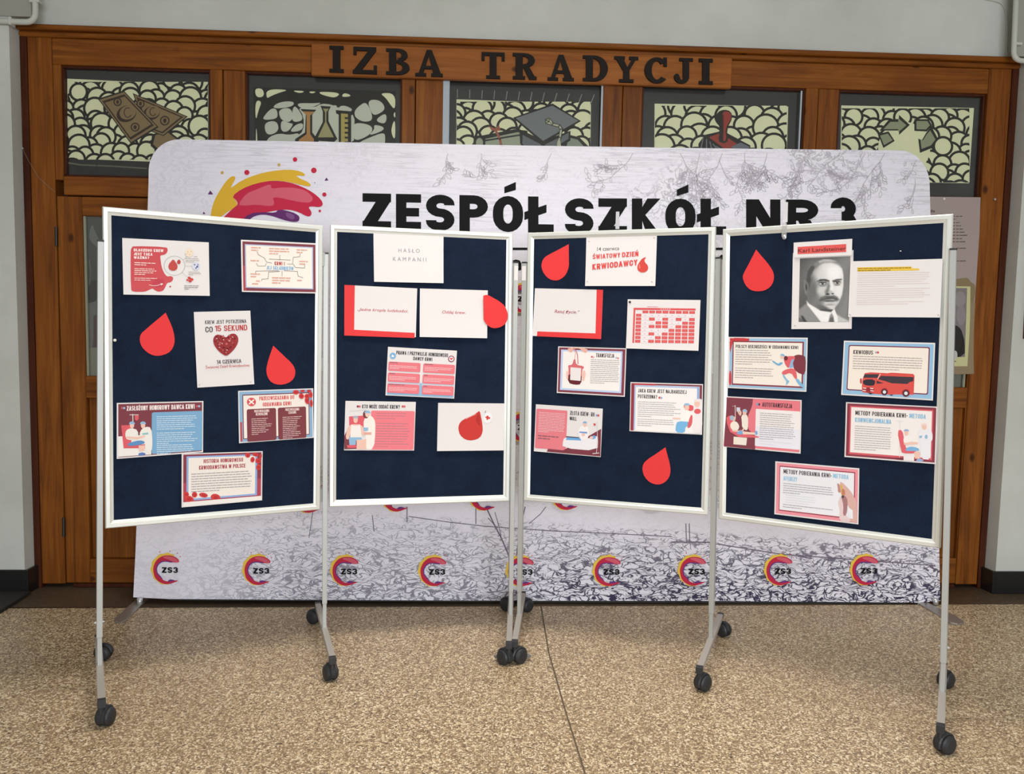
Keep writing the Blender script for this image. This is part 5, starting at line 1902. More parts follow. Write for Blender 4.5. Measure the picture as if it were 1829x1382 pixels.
s.poly('illustration', [(170, 840), (240, 838), (245, 860), (175, 862)], (226, 96, 108))
s.done()

s = Sheet(1, C6, [(875, 515), (1387, 520), (1377, 880), (864, 885)], 'white sheet with a large coloured red drop, lower right of the second board', seed=12, curl=.009)
s.poly('red_drop', [(1195, 572), (1205, 620), (1216, 680), (1218, 740), (1195, 785), (1140, 805), (1085, 800), (1042, 765), (1028, 715), (1036, 675), (1065, 645), (1120, 620), (1165, 598)], (204, 58, 52), 1)
s.poly('red_drop', [(1190, 590), (1196, 640), (1200, 700), (1180, 680), (1160, 640)], (180, 50, 46), 1)
s.line('red_drop', [(1090, 638), (1130, 618), (1165, 602)], 5, (232, 160, 150))
s.ell('badge', 1257, 630, 36, 46, (230, 226, 230), 20)
s.ell('badge', 1257, 630, 31, 41, (242, 238, 238), 20)
s.poly('badge', [(1248, 612), (1264, 616), (1262, 624), (1276, 626), (1274, 640), (1260, 638), (1258, 648), (1246, 644), (1248, 634), (1238, 630), (1240, 620), (1248, 622)], (214, 62, 66))
s.line('badge', [(1236, 592), (1242, 576)], 4, (90, 86, 88))
s.done()

# --- third board
s = Sheet(2, C7, [(597, 122), (1237, 107), (1224, 563), (588, 563)], 'white sheet reading ŚWIATOWY DZIEŃ KRWIODAWCY with a small red drop', seed=13, curl=.006)
s.text('heading', '14 czerwca', 695, 245, 895, 236, 34, (118, 110, 114), .005)
s.text('heading', 'ŚWIATOWY', 655, 320, 905, 303, 42, (222, 74, 72), .03)
s.text('heading', 'DZIEŃ', 922, 302, 1070, 292, 44, (222, 74, 72), .03)
s.text('heading', 'KRWIODAWCY', 653, 417, 1062, 374, 52, (222, 74, 72), .035)
s.poly('red_drop', [(1145, 297), (1122, 325), (1130, 350), (1155, 375), (1160, 405), (1145, 430), (1115, 442), (1080, 435), (1060, 410), (1062, 375), (1080, 345), (1105, 312)], (214, 74, 66), 1)
s.poly('red_drop', [(1080, 360), (1072, 385), (1078, 410), (1090, 400), (1086, 375)], (232, 120, 110), 1)
s.pins((.04, .07), (.96, .03), (.03, .90), (.95, .91))
s.done()

s = Sheet(2, C7, [(130, 583), (748, 597), (733, 1043), (110, 1015)], 'white sheet reading Ratuj życie with red strips at right and bottom', seed=14, curl=.006)
s.poly('red_strip', [(690, 596), (748, 597), (733, 1044), (152, 1018), (155, 974), (682, 992)], (230, 62, 64))
s.text('heading', 'Ratuj życie.”', 308, 806, 536, 814, 29, (176, 78, 96), .006, .28)
s.done({'red_strip': 'red paper strip forming an L'})

s = Sheet(2, C7, [(972, 683), (1632, 690), (1615, 1150), (958, 1128)], 'white sheet with a red and white blood group table', seed=15, curl=.007)
TB = (222, 88, 88)
s.bars('text_block', 1150, 752, 1478, 758, 1, 10, 5, (214, 140, 140))


def tq(x0, y0, x1, y1):
    k = .012
    return [(x0 - (y0 - 760) * .032, y0 + (x0 - 1030) * k), (x1 - (y0 - 760) * .032, y0 + (x1 - 1030) * k), (x1 - (y1 - 760) * .032, y1 + (x1 - 1030) * k), (x0 - (y1 - 760) * .032, y1 + (x0 - 1030) * k)]


cells, blanks = [tq(1026, 760, 1588, 778), tq(1026, 760, 1042, 1078)], []
PAT = ['00000000', '01010101', '00110011', '01110111', '00001111', '01011111', '00111111', '01111111']
for c_ in range(8):
    cells.append(tq(1108 + 60.5 * c_, 784, 1160 + 60.5 * c_, 808))
for r_ in range(8):
    cells.append(tq(1050, 814 + 33.6 * r_, 1098, 840 + 33.6 * r_))
    for c_ in range(8):
        qd = tq(1109 + 60.5 * c_, 814 + 33.6 * r_, 1160 + 60.5 * c_, 840 + 33.6 * r_)
        (cells if PAT[r_][c_] == '1' else blanks).append(qd)
s.polys('table', blanks, (238, 226, 230))
s.polys('table', cells, TB)
tk = []
for qd in cells[2:] + blanks:
    cx, cy = sum(p[0] for p in qd) / 4, sum(p[1] for p in qd) / 4
    tk.append([(cx - 9, cy - 2), (cx + 9, cy - 2), (cx + 9, cy + 2), (cx - 9, cy + 2)])
s.polys('table', tk, (206, 140, 144))
s.polys('table', [tq(1270 + 20 * k, 765, 1280 + 20 * k, 774) for k in range(5)], (240, 190, 190))
s.done()
u_, v_ = C7[0] + 992 / C7[2], C7[1] + 708 / C7[2]
p = BOARDS[2].surf.hit(u_, v_) + BOARDS[2].n * .0018
v, fc = lathe(p, BOARDS[2].n, [(0, .005), (.002, .0052), (.004, .003)], 10)
tag(obj('push_pin', v, fc, BLACKP), 'black push pin at the corner of the blood group table', 'push pin')

s = Sheet(2, C8, [(290, 80), (817, 95), (805, 468), (281, 438)], 'maroon bordered sheet with a blood bag headed TRANSFUZJA', seed=16, curl=.005)
s.rect('border', .015, .02, .985, .975, (132, 62, 74))
s.rect('border', .045, .065, .945, .93, (192, 208, 240))
s.rect('border', .075, .10, .92, .89, (246, 238, 234))
s.tst('heading', 'TRANSFUZJA', .555, .825, .205, .085, INK, .035)
for x, y, c in ((550, 160, (216, 104, 108)), (562, 163, (226, 170, 176)), (738, 168, (170, 196, 226)), (752, 171, (226, 140, 146))):
    s.ell('heading', x, y, 8, 8, c, 0, 10)
s.lines('text_block', .485, .265, .905, 13, .0405, .014, (140, 132, 136), .03)
s.poly('blood_bag', [(362, 88), (520, 92), (508, 135), (478, 120), (458, 96), (410, 96), (395, 130), (370, 120)], (236, 178, 160), 1)
s.poly('blood_bag', [(365, 225), (400, 222), (410, 180), (424, 176), (428, 222), (490, 232), (488, 250), (476, 255), (470, 372), (420, 370), (368, 362), (372, 250)], (216, 112, 116), 1)
s.poly('blood_bag', [(368, 285), (474, 292), (470, 372), (420, 376), (368, 360)], (104, 36, 44), 1)
s.polys('blood_bag', [[(386, 240), (468, 248), (464, 346), (384, 338)]], (236, 228, 228))
s.line('blood_bag', [(408, 90), (432, 120), (440, 150), (444, 215)], 6, (206, 112, 112))
s.line('blood_bag', [(414, 100), (424, 130), (418, 180)], 4, (226, 150, 146))
s.poly('blood_bag', [(478, 270), (498, 262), (504, 300), (490, 350), (474, 340)], (240, 196, 182), 1)
s.poly('blood_bag', [(352, 270), (368, 265), (370, 340), (356, 330)], (240, 196, 182), 1)
s.done()

s = Sheet(2, C8, [(848, 355), (1407, 371), (1400, 760), (842, 732)], 'white sheet headed JAKA KREW JEST NAJBARDZIEJ POTRZEBNA, right side of the third board', seed=17, curl=.006)
s.rect('border', .012, .02, .985, .05, (132, 62, 74))
s.rect('border', .012, .02, .35, .055, (190, 70, 78))
s.rect('border', .012, .02, .055, .985, (150, 56, 68))
s.rect('border', .955, .02, .988, .30, (132, 62, 74))
s.rect('border', .055, .06, .95, .09, (180, 198, 232))
s.rect('border', .055, .06, .075, .96, (180, 198, 232))
s.rect('border', .915, .06, .95, .35, (150, 178, 220))
s.rect('border', .075, .09, .92, .98, (246, 240, 238))
s.tst('heading', 'JAKA KREW JEST NAJBARDZIEJ', .105, .775, .205, .075, INK, .03)
s.tst('heading', 'POTRZEBNA?', .105, .37, .32, .075, INK, .03)
s.ell('heading', 1072, 475, 9, 9, (226, 80, 88), 0, 10)
s.ell('heading', 1086, 476, 9, 9, SKY, 0, 10)
s.lines('text_block', .105, .40, .70, 8, .042, .013, (150, 144, 148), .2)
s.lines('text_block', .105, .75, .63, 4, .042, .013, (150, 144, 148), .1)
s.poly('illustration', [(1258, 525), (1340, 535), (1338, 570), (1300, 580), (1262, 560)], (226, 96, 100), 1)
s.poly('illustration', [(1350, 490), (1400, 480), (1404, 750), (1320, 745), (1345, 620), (1330, 540)], (240, 232, 232), 1)
s.ell('illustration', 1362, 520, 22, 30, (240, 196, 180))
s.poly('illustration', ell(1362, 506, 26, 22, 0, 10, 180, 360), (240, 226, 226))
s.ell('illustration', 1365, 580, 26, 20, (226, 96, 100))
s.ell('illustration', 1283, 550, 18, 26, SKIN)
s.poly('illustration', ell(1283, 535, 24, 18, 0, 10, 180, 360), SKY)
s.poly('illustration', [(1235, 585), (1290, 565), (1325, 600), (1320, 660), (1225, 665)], (248, 242, 238), 1)
s.poly('illustration', [(1200, 680), (1215, 655), (1310, 660), (1300, 690), (1270, 700), (1270, 745), (1195, 742)], (122, 182, 226), 1)
s.poly('illustration', [(1310, 610), (1328, 605), (1325, 680), (1300, 710), (1285, 700)], (222, 100, 104), 1)
s.polys('illustration', [[(1175, 628), (1235, 630), (1235, 640), (1175, 638)]], SKIN)
s.done()

s = Sheet(2, C8, [(118, 526), (634, 560), (620, 932), (105, 887)], 'pink and white sheet headed ZŁOTA KREW showing a hospital bed', seed=18, curl=.006)
s.rect('background', .012, .09, .475, .93, (232, 128, 138), .018)
s.tst('heading', 'ZŁOTA KREW- RH', .515, .88, .175, .085, INK, .03)
s.tst('heading', 'NULL', .515, .62, .285, .075, INK, .03)
s.ell('heading', 588, 611, 8, 9, (140, 170, 206), 0, 10)
s.ell('heading', 601, 612, 8, 9, (220, 90, 96), 0, 10)
s.lines('text_block', .05, .17, .45, 13, .034, .013, (248, 190, 192), .05)
s.lines('text_block', .05, .67, .36, 2, .055, .024, (110, 44, 54), .0)
s.poly('illustration', [(215, 868), (330, 880), (545, 760), (622, 715), (618, 926), (205, 890)], (128, 58, 70))
s.poly('illustration', [(330, 800), (345, 780), (560, 790), (590, 765), (600, 790), (595, 885), (325, 862)], (238, 234, 238), 1)
s.poly('illustration', [(360, 780), (460, 785), (470, 805), (350, 800)], (110, 170, 220))
s.line('illustration', [(355, 775), (450, 783)], 7, (60, 50, 62))
s.poly('illustration', [(530, 780), (570, 762), (588, 780), (560, 800)], (110, 170, 220), 1)
s.ell('illustration', 548, 782, 14, 11, SKIN)
s.poly('illustration', [(450, 715), (470, 690), (520, 690), (532, 750), (515, 800), (465, 795), (445, 750)], (246, 240, 240), 1)
s.ell('illustration', 497, 682, 13, 20, SKIN)
s.poly('illustration', ell(497, 672, 16, 15, 0, 10, 180, 360), (130, 170, 214))
s.poly('illustration', [(455, 735), (515, 738), (515, 752), (455, 746)], (120, 160, 210))
s.ell('illustration', 485, 760, 14, 11, SKIN)
s.line('illustration', [(590, 660), (595, 800), (588, 900)], 4, (214, 210, 214))
s.poly('illustration', [(562, 672), (582, 676), (578, 690), (566, 690)], (214, 70, 74))
s.line('illustration', [(560, 905), (608, 900)], 5, (236, 232, 236))
s.done()

# --- fourth board
s = Sheet(3, C9, [(785, 415), (C10, (257, 383)), (C10, (240, 1193)), (773, 1195)], 'black and white portrait photograph of a moustached man in suit and tie', seed=19, curl=.004)
# the photograph: tones laid down on a fine grid of colour points
PX0, PX1, PY0, PY1 = 858, 1377, 470, 1122
NX, NY = 108, 132
gx, gy = np.meshgrid(np.linspace(PX0, PX1, NX), np.linspace(PY0, PY1, NY))
tone = 92 + 34 * (gx - PX0) / (PX1 - PX0) + 6 * np.sin(gx * .02 + gy * .013)


def blob(cx, cy, rx, ry, val, soft=.25, rot=0, al=1.0):
    global tone
    c, s_ = math.cos(math.radians(rot)), math.sin(math.radians(rot))
    X, Y = gx - cx, gy - cy
    d = np.sqrt(((X * c + Y * s_) / rx) ** 2 + ((-X * s_ + Y * c) / ry) ** 2)
    m_ = np.clip((1 + soft - d) / (2 * soft), 0, 1)
    m_ = m_ * m_ * (3 - 2 * m_) * al
    tone = tone * (1 - m_) + val * m_


def pgon(pts, val, soft=6, al=1.0):
    global tone
    inside = np.zeros_like(gx, bool)
    dist = np.full_like(gx, 1e9)
    n = len(pts)
    for i in range(n):
        (x0, y0), (x1, y1) = pts[i], pts[(i + 1) % n]
        cond = ((y0 > gy) != (y1 > gy)) & (gx < (x1 - x0) * (gy - y0) / ((y1 - y0) if y1 != y0 else 1e-9) + x0)
        inside ^= cond
        L2 = (x1 - x0) ** 2 + (y1 - y0) ** 2 + 1e-9
        t = np.clip(((gx - x0) * (x1 - x0) + (gy - y0) * (y1 - y0)) / L2, 0, 1)
        dist = np.minimum(dist, np.hypot(gx - x0 - t * (x1 - x0), gy - y0 - t * (y1 - y0)))
    sd = np.where(inside, dist, -dist)
    m_ = np.clip(sd / soft * .5 + .5, 0, 1) * al
    tone = tone * (1 - m_) + val * m_


bg = tone.copy()
tone = np.full_like(tone, 150.0)
pgon([(1040, 500), (1320, 480), (1330, 820), (1270, 960), (1180, 1010), (1100, 960), (1090, 800), (1050, 640)], 204, 50)
blob(1215, 630, 110, 100, 236, .8)                         # lit forehead
blob(1265, 800, 52, 95, 226, .7)
blob(1070, 660, 60, 70, 206, .8, 0, .8)
blob(985, 830, 62, 150, 104, .6)                           # shaded cheek and jaw
blob(1045, 935, 60, 60, 118, .7)
blob(1085, 800, 42, 46, 196, .7)
blob(1130, 730, 14, 30, 116, .8, 8, .6)
blob(1188, 770, 20, 70, 230, .7, -5)                       # nose
pgon([(1160, 715), (1172, 760), (1165, 800), (1185, 828), (1160, 845), (1128, 838), (1122, 815), (1140, 780), (1146, 740)], 112, 14)
blob(1180, 822, 24, 16, 186, .6)
blob(1150, 842, 20, 8, 40, .5)
blob(1202, 838, 14, 7, 64, .5)
# hair
pgon([(915, 720), (930, 600), (985, 530), (1060, 498), (1062, 520), (1030, 560), (1000, 620), (985, 690), (960, 730)], 74, 16)
blob(1012, 610, 14, 42, 176, .7, 20, .7)
blob(985, 650, 12, 34, 150, .7, 15, .5)
pgon([(985, 540), (1040, 498), (1110, 480), (1200, 486), (1270, 530), (1300, 590), (1250, 548), (1180, 522), (1110, 522), (1060, 545), (1030, 575)], 128, 14)
pgon([(1050, 505), (1110, 486), (1190, 494), (1240, 518), (1170, 514), (1100, 512), (1060, 524)], 204, 10, .85)
blob(925, 760, 20, 62, 118, .3, -6)                        # ear
blob(930, 765, 9, 34, 60, .5, -6)
blob(960, 720, 10, 60, 70, .7, 0, .7)
# brows, eyes
pgon([(1035, 712), (1070, 690), (1120, 690), (1165, 704), (1160, 716), (1110, 706), (1060, 712)], 44, 7)
pgon([(1195, 708), (1240, 694), (1290, 692), (1292, 702), (1240, 708), (1205, 720)], 44, 7)
for ex, ey, k in ((1095, 733, 1), (1246, 728, .9)):
    blob(ex, ey, 42 * k, 20, 108, .5)
    blob(ex, ey + 2, 30 * k, 10, 206, .4)
    blob(ex + 2, ey, 13, 12, 30, .3)
    blob(ex, ey - 10, 38 * k, 5, 40, .5)
    blob(ex, ey + 24, 34 * k, 8, 134, .6)
    blob(ex + 5, ey - 3, 3, 3, 220, .4)
# moustache, mouth, chin
pgon([(1065, 900), (1085, 872), (1130, 855), (1175, 858), (1215, 856), (1250, 872), (1268, 900), (1245, 912), (1200, 895), (1165, 900), (1120, 905), (1085, 912)], 78, 12)
blob(1110, 880, 30, 10, 120, .7, -15, .6)
blob(1225, 876, 24, 9, 110, .7, 15, .6)
blob(1175, 912, 55, 7, 40, .5)
blob(1180, 930, 48, 14, 190, .5)
blob(1175, 950, 40, 7, 130, .6)
blob(1180, 975, 60, 22, 206, .6)
blob(1110, 985, 70, 26, 96, .6, 20)
blob(1170, 1004, 80, 9, 66, .6)
# cut the head out of its background, then collar, tie and coat in front
head = tone.copy()
tone = np.zeros_like(head)
pgon([(925, 690), (908, 690), (904, 760), (918, 830), (945, 862), (948, 925), (1000, 985), (1090, 1040), (1230, 1040), (1225, 985), (1268, 930), (1300, 850), (1312, 760), (1310, 660), (1295, 590), (1265, 540), (1220, 506), (1160, 489), (1100, 488), (1040, 505), (985, 535), (945, 580), (925, 640)], 1.0, 7)
tone = bg * (1 - tone) + head * tone
blob(1150, 1010, 70, 14, 70, .6, 8)
pgon([(850, 1000), (940, 930), (1000, 1000), (1110, 1125), (850, 1125)], 136, 10)
pgon([(850, 1075), (900, 1090), (950, 1125), (850, 1125)], 96, 10)
pgon([(880, 1060), (900, 1060), (945, 1125), (915, 1125)], 48, 8)
pgon([(1240, 1040), (1300, 1075), (1377, 1110), (1377, 1125), (1200, 1125)], 190, 10)
pgon([(935, 905), (960, 935), (1080, 1008), (1190, 1022), (1222, 985), (1258, 1070), (1262, 1125), (1090, 1125), (1020, 1040), (945, 950)], 232, 6)
pgon([(1165, 1125), (1180, 1060), (1195, 1035), (1215, 1070), (1225, 1125)], 92, 8)
pgon([(1185, 1045), (1200, 1045), (1205, 1075), (1185, 1075)], 150, 8)
rn_ = np.random.RandomState(3)
tone = np.clip(tone + rn_.normal(0, 3, tone.shape), 20, 245)
vs, fs = [], []
for j in range(NY):
    for i in range(NX):
        x = gx[j, i] - (gy[j, i] - PY0) * .018
        y = gy[j, i] - (gx[j, i] - PX0) / (PX1 - PX0) * (24 - 26 * (gy[j, i] - PY0) / (PY1 - PY0))
        u, w = s.px((x, y))
        vs.append(s.surf.hit(u, w) + s.surf.n * (s.lift(w) + .0003))
for j in range(NY - 1):
    for i in range(NX - 1):
        k = j * NX + i
        fs.append([k, k + NX, k + NX + 1, k + 1])
pm = mat('photograph_tones', (128, 128, 128), .55)
t_ = NT(pm)
at = t_.n('ShaderNodeVertexColor', layer_name='tone')
t_.l(at.outputs[0], t_.b.inputs['Base Color'])
po = obj('photograph', vs, fs, pm, s.o)
ca = po.data.color_attributes.new('tone', 'FLOAT_COLOR', 'POINT')
tl = (tone.ravel() / 255.0)
tl = np.where(tl <= .04045, tl / 12.92, ((tl + .055) / 1.055) ** 2.4)
ca.data.foreach_set('color', np.stack([tl, tl * .985, tl * .97, np.ones_like(tl)], 1).ravel())
s.pins((.06, .95))
s.done()

s = Sheet(3, C9, [(797, 308), (C10, (247, 268)), (C10, (243, 436)), (795, 462)], 'narrow white strip with red name label Karl Landsteiner above the portrait', seed=20, l0=.006, curl=.001)
s.poly('red_label', [(838, 352), (1337, 322), (1336, 404), (838, 427)], (226, 92, 88))
s.text('name', 'Karl Landsteiner', 842, 412, 1335, 386, 40, (92, 46, 46), .012)
s.done()

s = Sheet(3, C10, [(228, 500), (1175, 473), (1152, 1077), (207, 1070)], 'faint small-print sheet with a yellow highlighted line, right of the portrait', seed=21, l0=.0065, curl=.005)
s.poly('highlight', [(300, 562), (855, 552), (858, 572), (935, 574), (935, 592), (300, 606)], (236, 196, 72))
s.bars('text_block', 303, 580, 850, 570, 2, 20, 9, (146, 116, 40), .0)
s.bars('text_block', 300, 628, 1050, 614, 7, 22.5, 5, (222, 196, 196), .12)
s.bars('text_block', 292, 788, 1050, 776, 6, 22.5, 5, (222, 196, 196), .12)
s.bars('text_block', 290, 922, 1050, 912, 2, 22, 5, (222, 196, 196), .1)
s.pins((.02, .95), (.98, .95))
s.done()

s = Sheet(3, C11, [(122, 66), (938, 75), (927, 630), (115, 590)], 'blue bordered sheet headed POLSCY REKORDZIŚCI with a running figure in a cape', seed=22, curl=.005)
s.rect('border', .02, .025, .985, .975, (158, 196, 224))
s.rect('border', .02, .025, .26, .075, (206, 66, 70))
s.poly('border', [(135, 75), (330, 78), (345, 100), (300, 108), (180, 110), (165, 130), (150, 200), (138, 240)], (206, 66, 70), 1)
s.poly('border', [(133, 410), (155, 420), (158, 560), (130, 560)], (206, 66, 70), 1)
s.rect('border', .055, .075, .955, .935, (142, 64, 76))
s.rect('border', .07, .10, .935, .905, (246, 236, 226))
s.tst('heading', 'POLSCY REKORDZIŚCI W ODDAWANIU KRWI', .095, .885, .215, .065, INK, .03)
s.lines('text_block', .095, .26, .56, 7, .045, .014, (136, 126, 128), .12)
s.lines('text_block', .095, .61, .60, 5, .045, .014, (136, 126, 128), .12)
s.poly('illustration', [(770, 280), (830, 246), (890, 255), (920, 275), (916, 455), (860, 445), (820, 420), (790, 380)], (128, 58, 68), 1)
s.poly('illustration', [(690, 285), (740, 262), (805, 265), (810, 290), (780, 330), (745, 390), (720, 370), (700, 330)], (226, 100, 108), 1)
s.poly('illustration', [(770, 300), (805, 290), (785, 340), (800, 378), (745, 390), (760, 340)], (150, 176, 212), 1)
s.poly('illustration', [(690, 330), (660, 325), (635, 345), (580, 305), (572, 320), (630, 362), (660, 360)], (120, 178, 214), 1)
s.ell('illustration', 678, 268, 22, 25, SKIN)
s.poly('illustration', ell(680, 260, 24, 20, 20, 10, 170, 370), (140, 190, 220))
s.ell('illustration', 715, 285, 20, 24, (112, 50, 60))
s.poly('illustration', [(745, 392), (690, 412), (670, 440), (690, 460), (770, 430), (810, 500), (835, 500), (820, 410), (790, 390)], (226, 104, 110), 1)
s.poly('illustration', [(680, 445), (700, 460), (735, 510), (758, 520), (722, 562), (715, 555), (725, 525), (690, 480)], (132, 186, 220), 1)
s.poly('illustration', [(810, 500), (840, 490), (885, 550), (905, 570), (890, 590), (850, 560)], (132, 186, 220), 1)
s.done()

s = Sheet(3, C12, [(146, 97), (1012, 118), (992, 664), (122, 610)], 'blue bordered sheet headed KRWIOBUS with a red coach', seed=23, curl=.005)
s.rect('border', .015, .025, .985, .975, (150, 190, 220))
s.rect('border', .055, .075, .945, .905, (122, 58, 84), .02)
s.rect('border', .066, .095, .932, .885, (244, 232, 220), .015)
s.tst('heading', 'KRWIOBUS', .11, .325, .24, .075, INK, .03)
s.ell('heading', 452, 208, 12, 11, (170, 180, 196), 0, 10)
s.ell('heading', 470, 209, 11, 11, (214, 80, 86), 0, 10)
s.lines('text_block', .11, .285, .885, 6, .045, .015, (140, 130, 130), .03)
BUS = (220, 84, 76)
s.poly('coach', [(345, 405), (400, 397), (560, 405), (600, 400), (805, 412), (818, 430), (815, 480), (810, 608), (520, 605), (430, 600), (325, 585), (318, 540), (325, 460)], BUS)
s.poly('coach', [(345, 415), (480, 415), (465, 450), (330, 448)], (62, 58, 68))
s.poly('coach', [(328, 465), (445, 462), (440, 520), (400, 525), (332, 515)], (50, 46, 56), 1)
s.poly('coach', [(500, 430), (808, 442), (806, 480), (770, 490), (750, 507), (600, 500), (540, 480), (470, 462)], (64, 56, 64))
s.poly('coach', [(458, 475), (525, 500), (458, 505)], (64, 56, 64))
s.line('coach', [(492, 412), (468, 460)], 6, (236, 214, 206))
s.poly('coach', [(300, 455), (318, 452), (320, 500), (308, 506), (300, 495)], (196, 76, 72), 1)
s.poly('coach', [(325, 540), (435, 540), (432, 585), (328, 578)], (156, 46, 56), 1)
for x, y in ((345, 546), (412, 549), (342, 568), (415, 571)):
    s.polys('coach', [[(x - 17, y - 6), (x + 17, y - 2), (x + 14, y + 6), (x - 14, y + 3)]], (244, 226, 220))
for x, y, r_ in ((533, 580, 26), (737, 592, 28)):
    s.ell('coach', x, y, r_ + 8, r_ + 8, (150, 46, 56))
    s.ell('coach', x, y + 4, r_, r_, (44, 40, 48))
    s.ell('coach', x, y + 3, r_ * .62, r_ * .62, (228, 224, 226))
s.poly('coach', [(370, 585), (430, 595), (400, 605)], (44, 40, 48))
s.poly('coach', [(575, 607), (620, 608), (600, 618)], (44, 40, 48))
s.done()

s = Sheet(3, C11, [(75, 675), (876, 716), (868, 1265), (63, 1193)], 'pink and maroon sheet headed AUTOTRANSFUZJA, left side of the fourth board', seed=24, curl=.005)
s.rect('background', .012, .02, .985, .975, (236, 128, 138))
s.poly('background', [(88, 688), (375, 704), (372, 745), (362, 790), (345, 830), (328, 870), (320, 920), (322, 980), (335, 1020), (365, 1050), (400, 1080), (402, 1222), (80, 1190)], (134, 66, 78))
s.rect('background', .415, .215, .985, .93, (246, 238, 236), .012)
s.rect('background', .415, .55, .985, .93, (236, 234, 242), .012)
s.tst('heading', 'AUTOTRANSFUZJA', .495, .88, .165, .085, INK, .03)
s.ell('heading', 422, 758, 14, 14, (140, 160, 190), 0, 10)
s.ell('heading', 440, 760, 10, 13, (96, 50, 66), 0, 10)
s.lines('text_block', .47, .295, .935, 13, .041, .014, (150, 142, 146), .15)
s.lines('text_block', .47, .83, .93, 2, .05, .008, (206, 206, 220), .1)
s.line('illustration', [(192, 770), (196, 905)], 6, (240, 224, 214))
s.line('illustration', [(160, 778), (200, 776)], 4, (200, 180, 180))
s.polys('illustration', [[(207, 790), (243, 792), (245, 836), (209, 834)]], (214, 218, 232))
s.poly('illustration', [(215, 830), (235, 870), (250, 880), (262, 850), (250, 820), (240, 825), (240, 850), (225, 825)], SKIN, 1)
s.poly('illustration', [(255, 880), (290, 850), (325, 880), (328, 960), (320, 1035), (265, 1000), (262, 930)], (244, 234, 222), 1)
s.ell('illustration', 290, 845, 20, 26, SKIN)
s.poly('illustration', ell(292, 832, 26, 24, 20, 10, 160, 370), (170, 190, 212))
s.poly('illustration', [(92, 905), (140, 870), (165, 885), (190, 1030), (240, 1060), (440, 1085), (440, 1105), (160, 1088)], (232, 106, 116), 1)
s.ell('illustration', 180, 908, 18, 24, SKIN)
s.ell('illustration', 160, 898, 22, 25, (170, 190, 212))
s.poly('illustration', [(140, 960), (180, 925), (225, 950), (240, 1000), (200, 1045), (150, 1010)], (246, 236, 222), 1)
s.poly('illustration', [(160, 1020), (260, 1030), (280, 1000), (295, 1005), (270, 1045), (165, 1040)], SKIN, 1)
s.poly('illustration', [(200, 1065), (240, 1025), (280, 1030), (280, 1070)], (130, 176, 220), 1)
s.poly('illustration', [(270, 1035), (400, 1050), (405, 1072), (275, 1066)], (246, 212, 194))
s.poly('illustration', [(395, 1040), (420, 1025), (428, 1065), (405, 1075)], (130, 176, 220), 1)
s.polys('illustration', [[(180, 1090), (318, 1102), (310, 1180), (178, 1168)]], (244, 232, 218))
s.done()

s = Sheet(3, C12, [(166, 680), (1036, 723), (1021, 1266), (153, 1198)], 'maroon bordered sheet headed METODY POBIERANIA KRWI METODA KONWENCJONALNA', seed=25, curl=.005)
s.rect('border', .015, .02, .985, .975, (140, 58, 72))
s.rect('border', .045, .06, .955, .94, (214, 94, 104))
s.rect('border', .06, .085, .94, .905, (244, 236, 232))
s.tst('heading', 'METODY POBIERANIA KRWI-', .105, .675, .225, .08, INK, .035)
s.tst('heading', 'METODA', .695, .875, .225, .08, (146, 192, 222), .045)
s.tst('heading', 'KONWENCJONALNA', .105, .50, .35, .08, (146, 192, 222), .045)
s.lines('text_block', .105, .43, .51, 11, .0415, .013, (148, 140, 142), .05)
s.line('illustration', [(678, 860), (676, 1200)], 5, (232, 218, 218))
s.line('illustration', [(640, 856), (710, 862)], 3, (206, 214, 222))
s.poly('illustration', [(652, 950), (700, 940), (722, 1040), (740, 1130), (830, 1140), (830, 1165), (700, 1165), (690, 1130)], (226, 100, 110), 1)
s.poly('illustration', [(855, 950), (890, 925), (960, 930), (985, 965), (990, 1030), (970, 1060), (975, 1225), (875, 1215), (868, 1060), (850, 1020)], (236, 234, 238), 1)
s.ell('illustration', 910, 915, 22, 28, SKIN)
s.poly('illustration', ell(908, 900, 28, 20, 0, 10, 180, 360), (238, 212, 206))
s.poly('illustration', [(860, 1000), (890, 995), (888, 1015), (865, 1022)], (150, 186, 214))
s.ell('illustration', 928, 1008, 14, 20, (150, 186, 214))
s.ell('illustration', 740, 970, 17, 27, SKIN)
s.poly('illustration', ell(740, 955, 24, 20, 0, 10, 180, 360), (150, 178, 214))
s.poly('illustration', [(712, 1010), (745, 992), (785, 1010), (792, 1060), (715, 1075)], (246, 238, 234), 1)
s.poly('illustration', [(715, 1066), (790, 1055), (850, 1060), (850, 1075), (720, 1085)], SKIN)
s.poly('illustration', [(720, 1140), (760, 1098), (850, 1108), (868, 1140), (815, 1142)], (126, 180, 220), 1)
s.polys('illustration', [[(815, 1150), (872, 1150), (868, 1215), (825, 1212)]], SKIN)
s.poly('illustration', [(835, 1225), (860, 1208), (905, 1225), (900, 1240), (835, 1240)], (150, 176, 214), 1)
s.poly('illustration', [(640, 1205), (720, 1205), (705, 1228), (650, 1222)], (120, 54, 66))
s.polys('illustration', [[(715, 1180), (815, 1180), (815, 1235), (715, 1230)]], (240, 232, 232))
s.done()

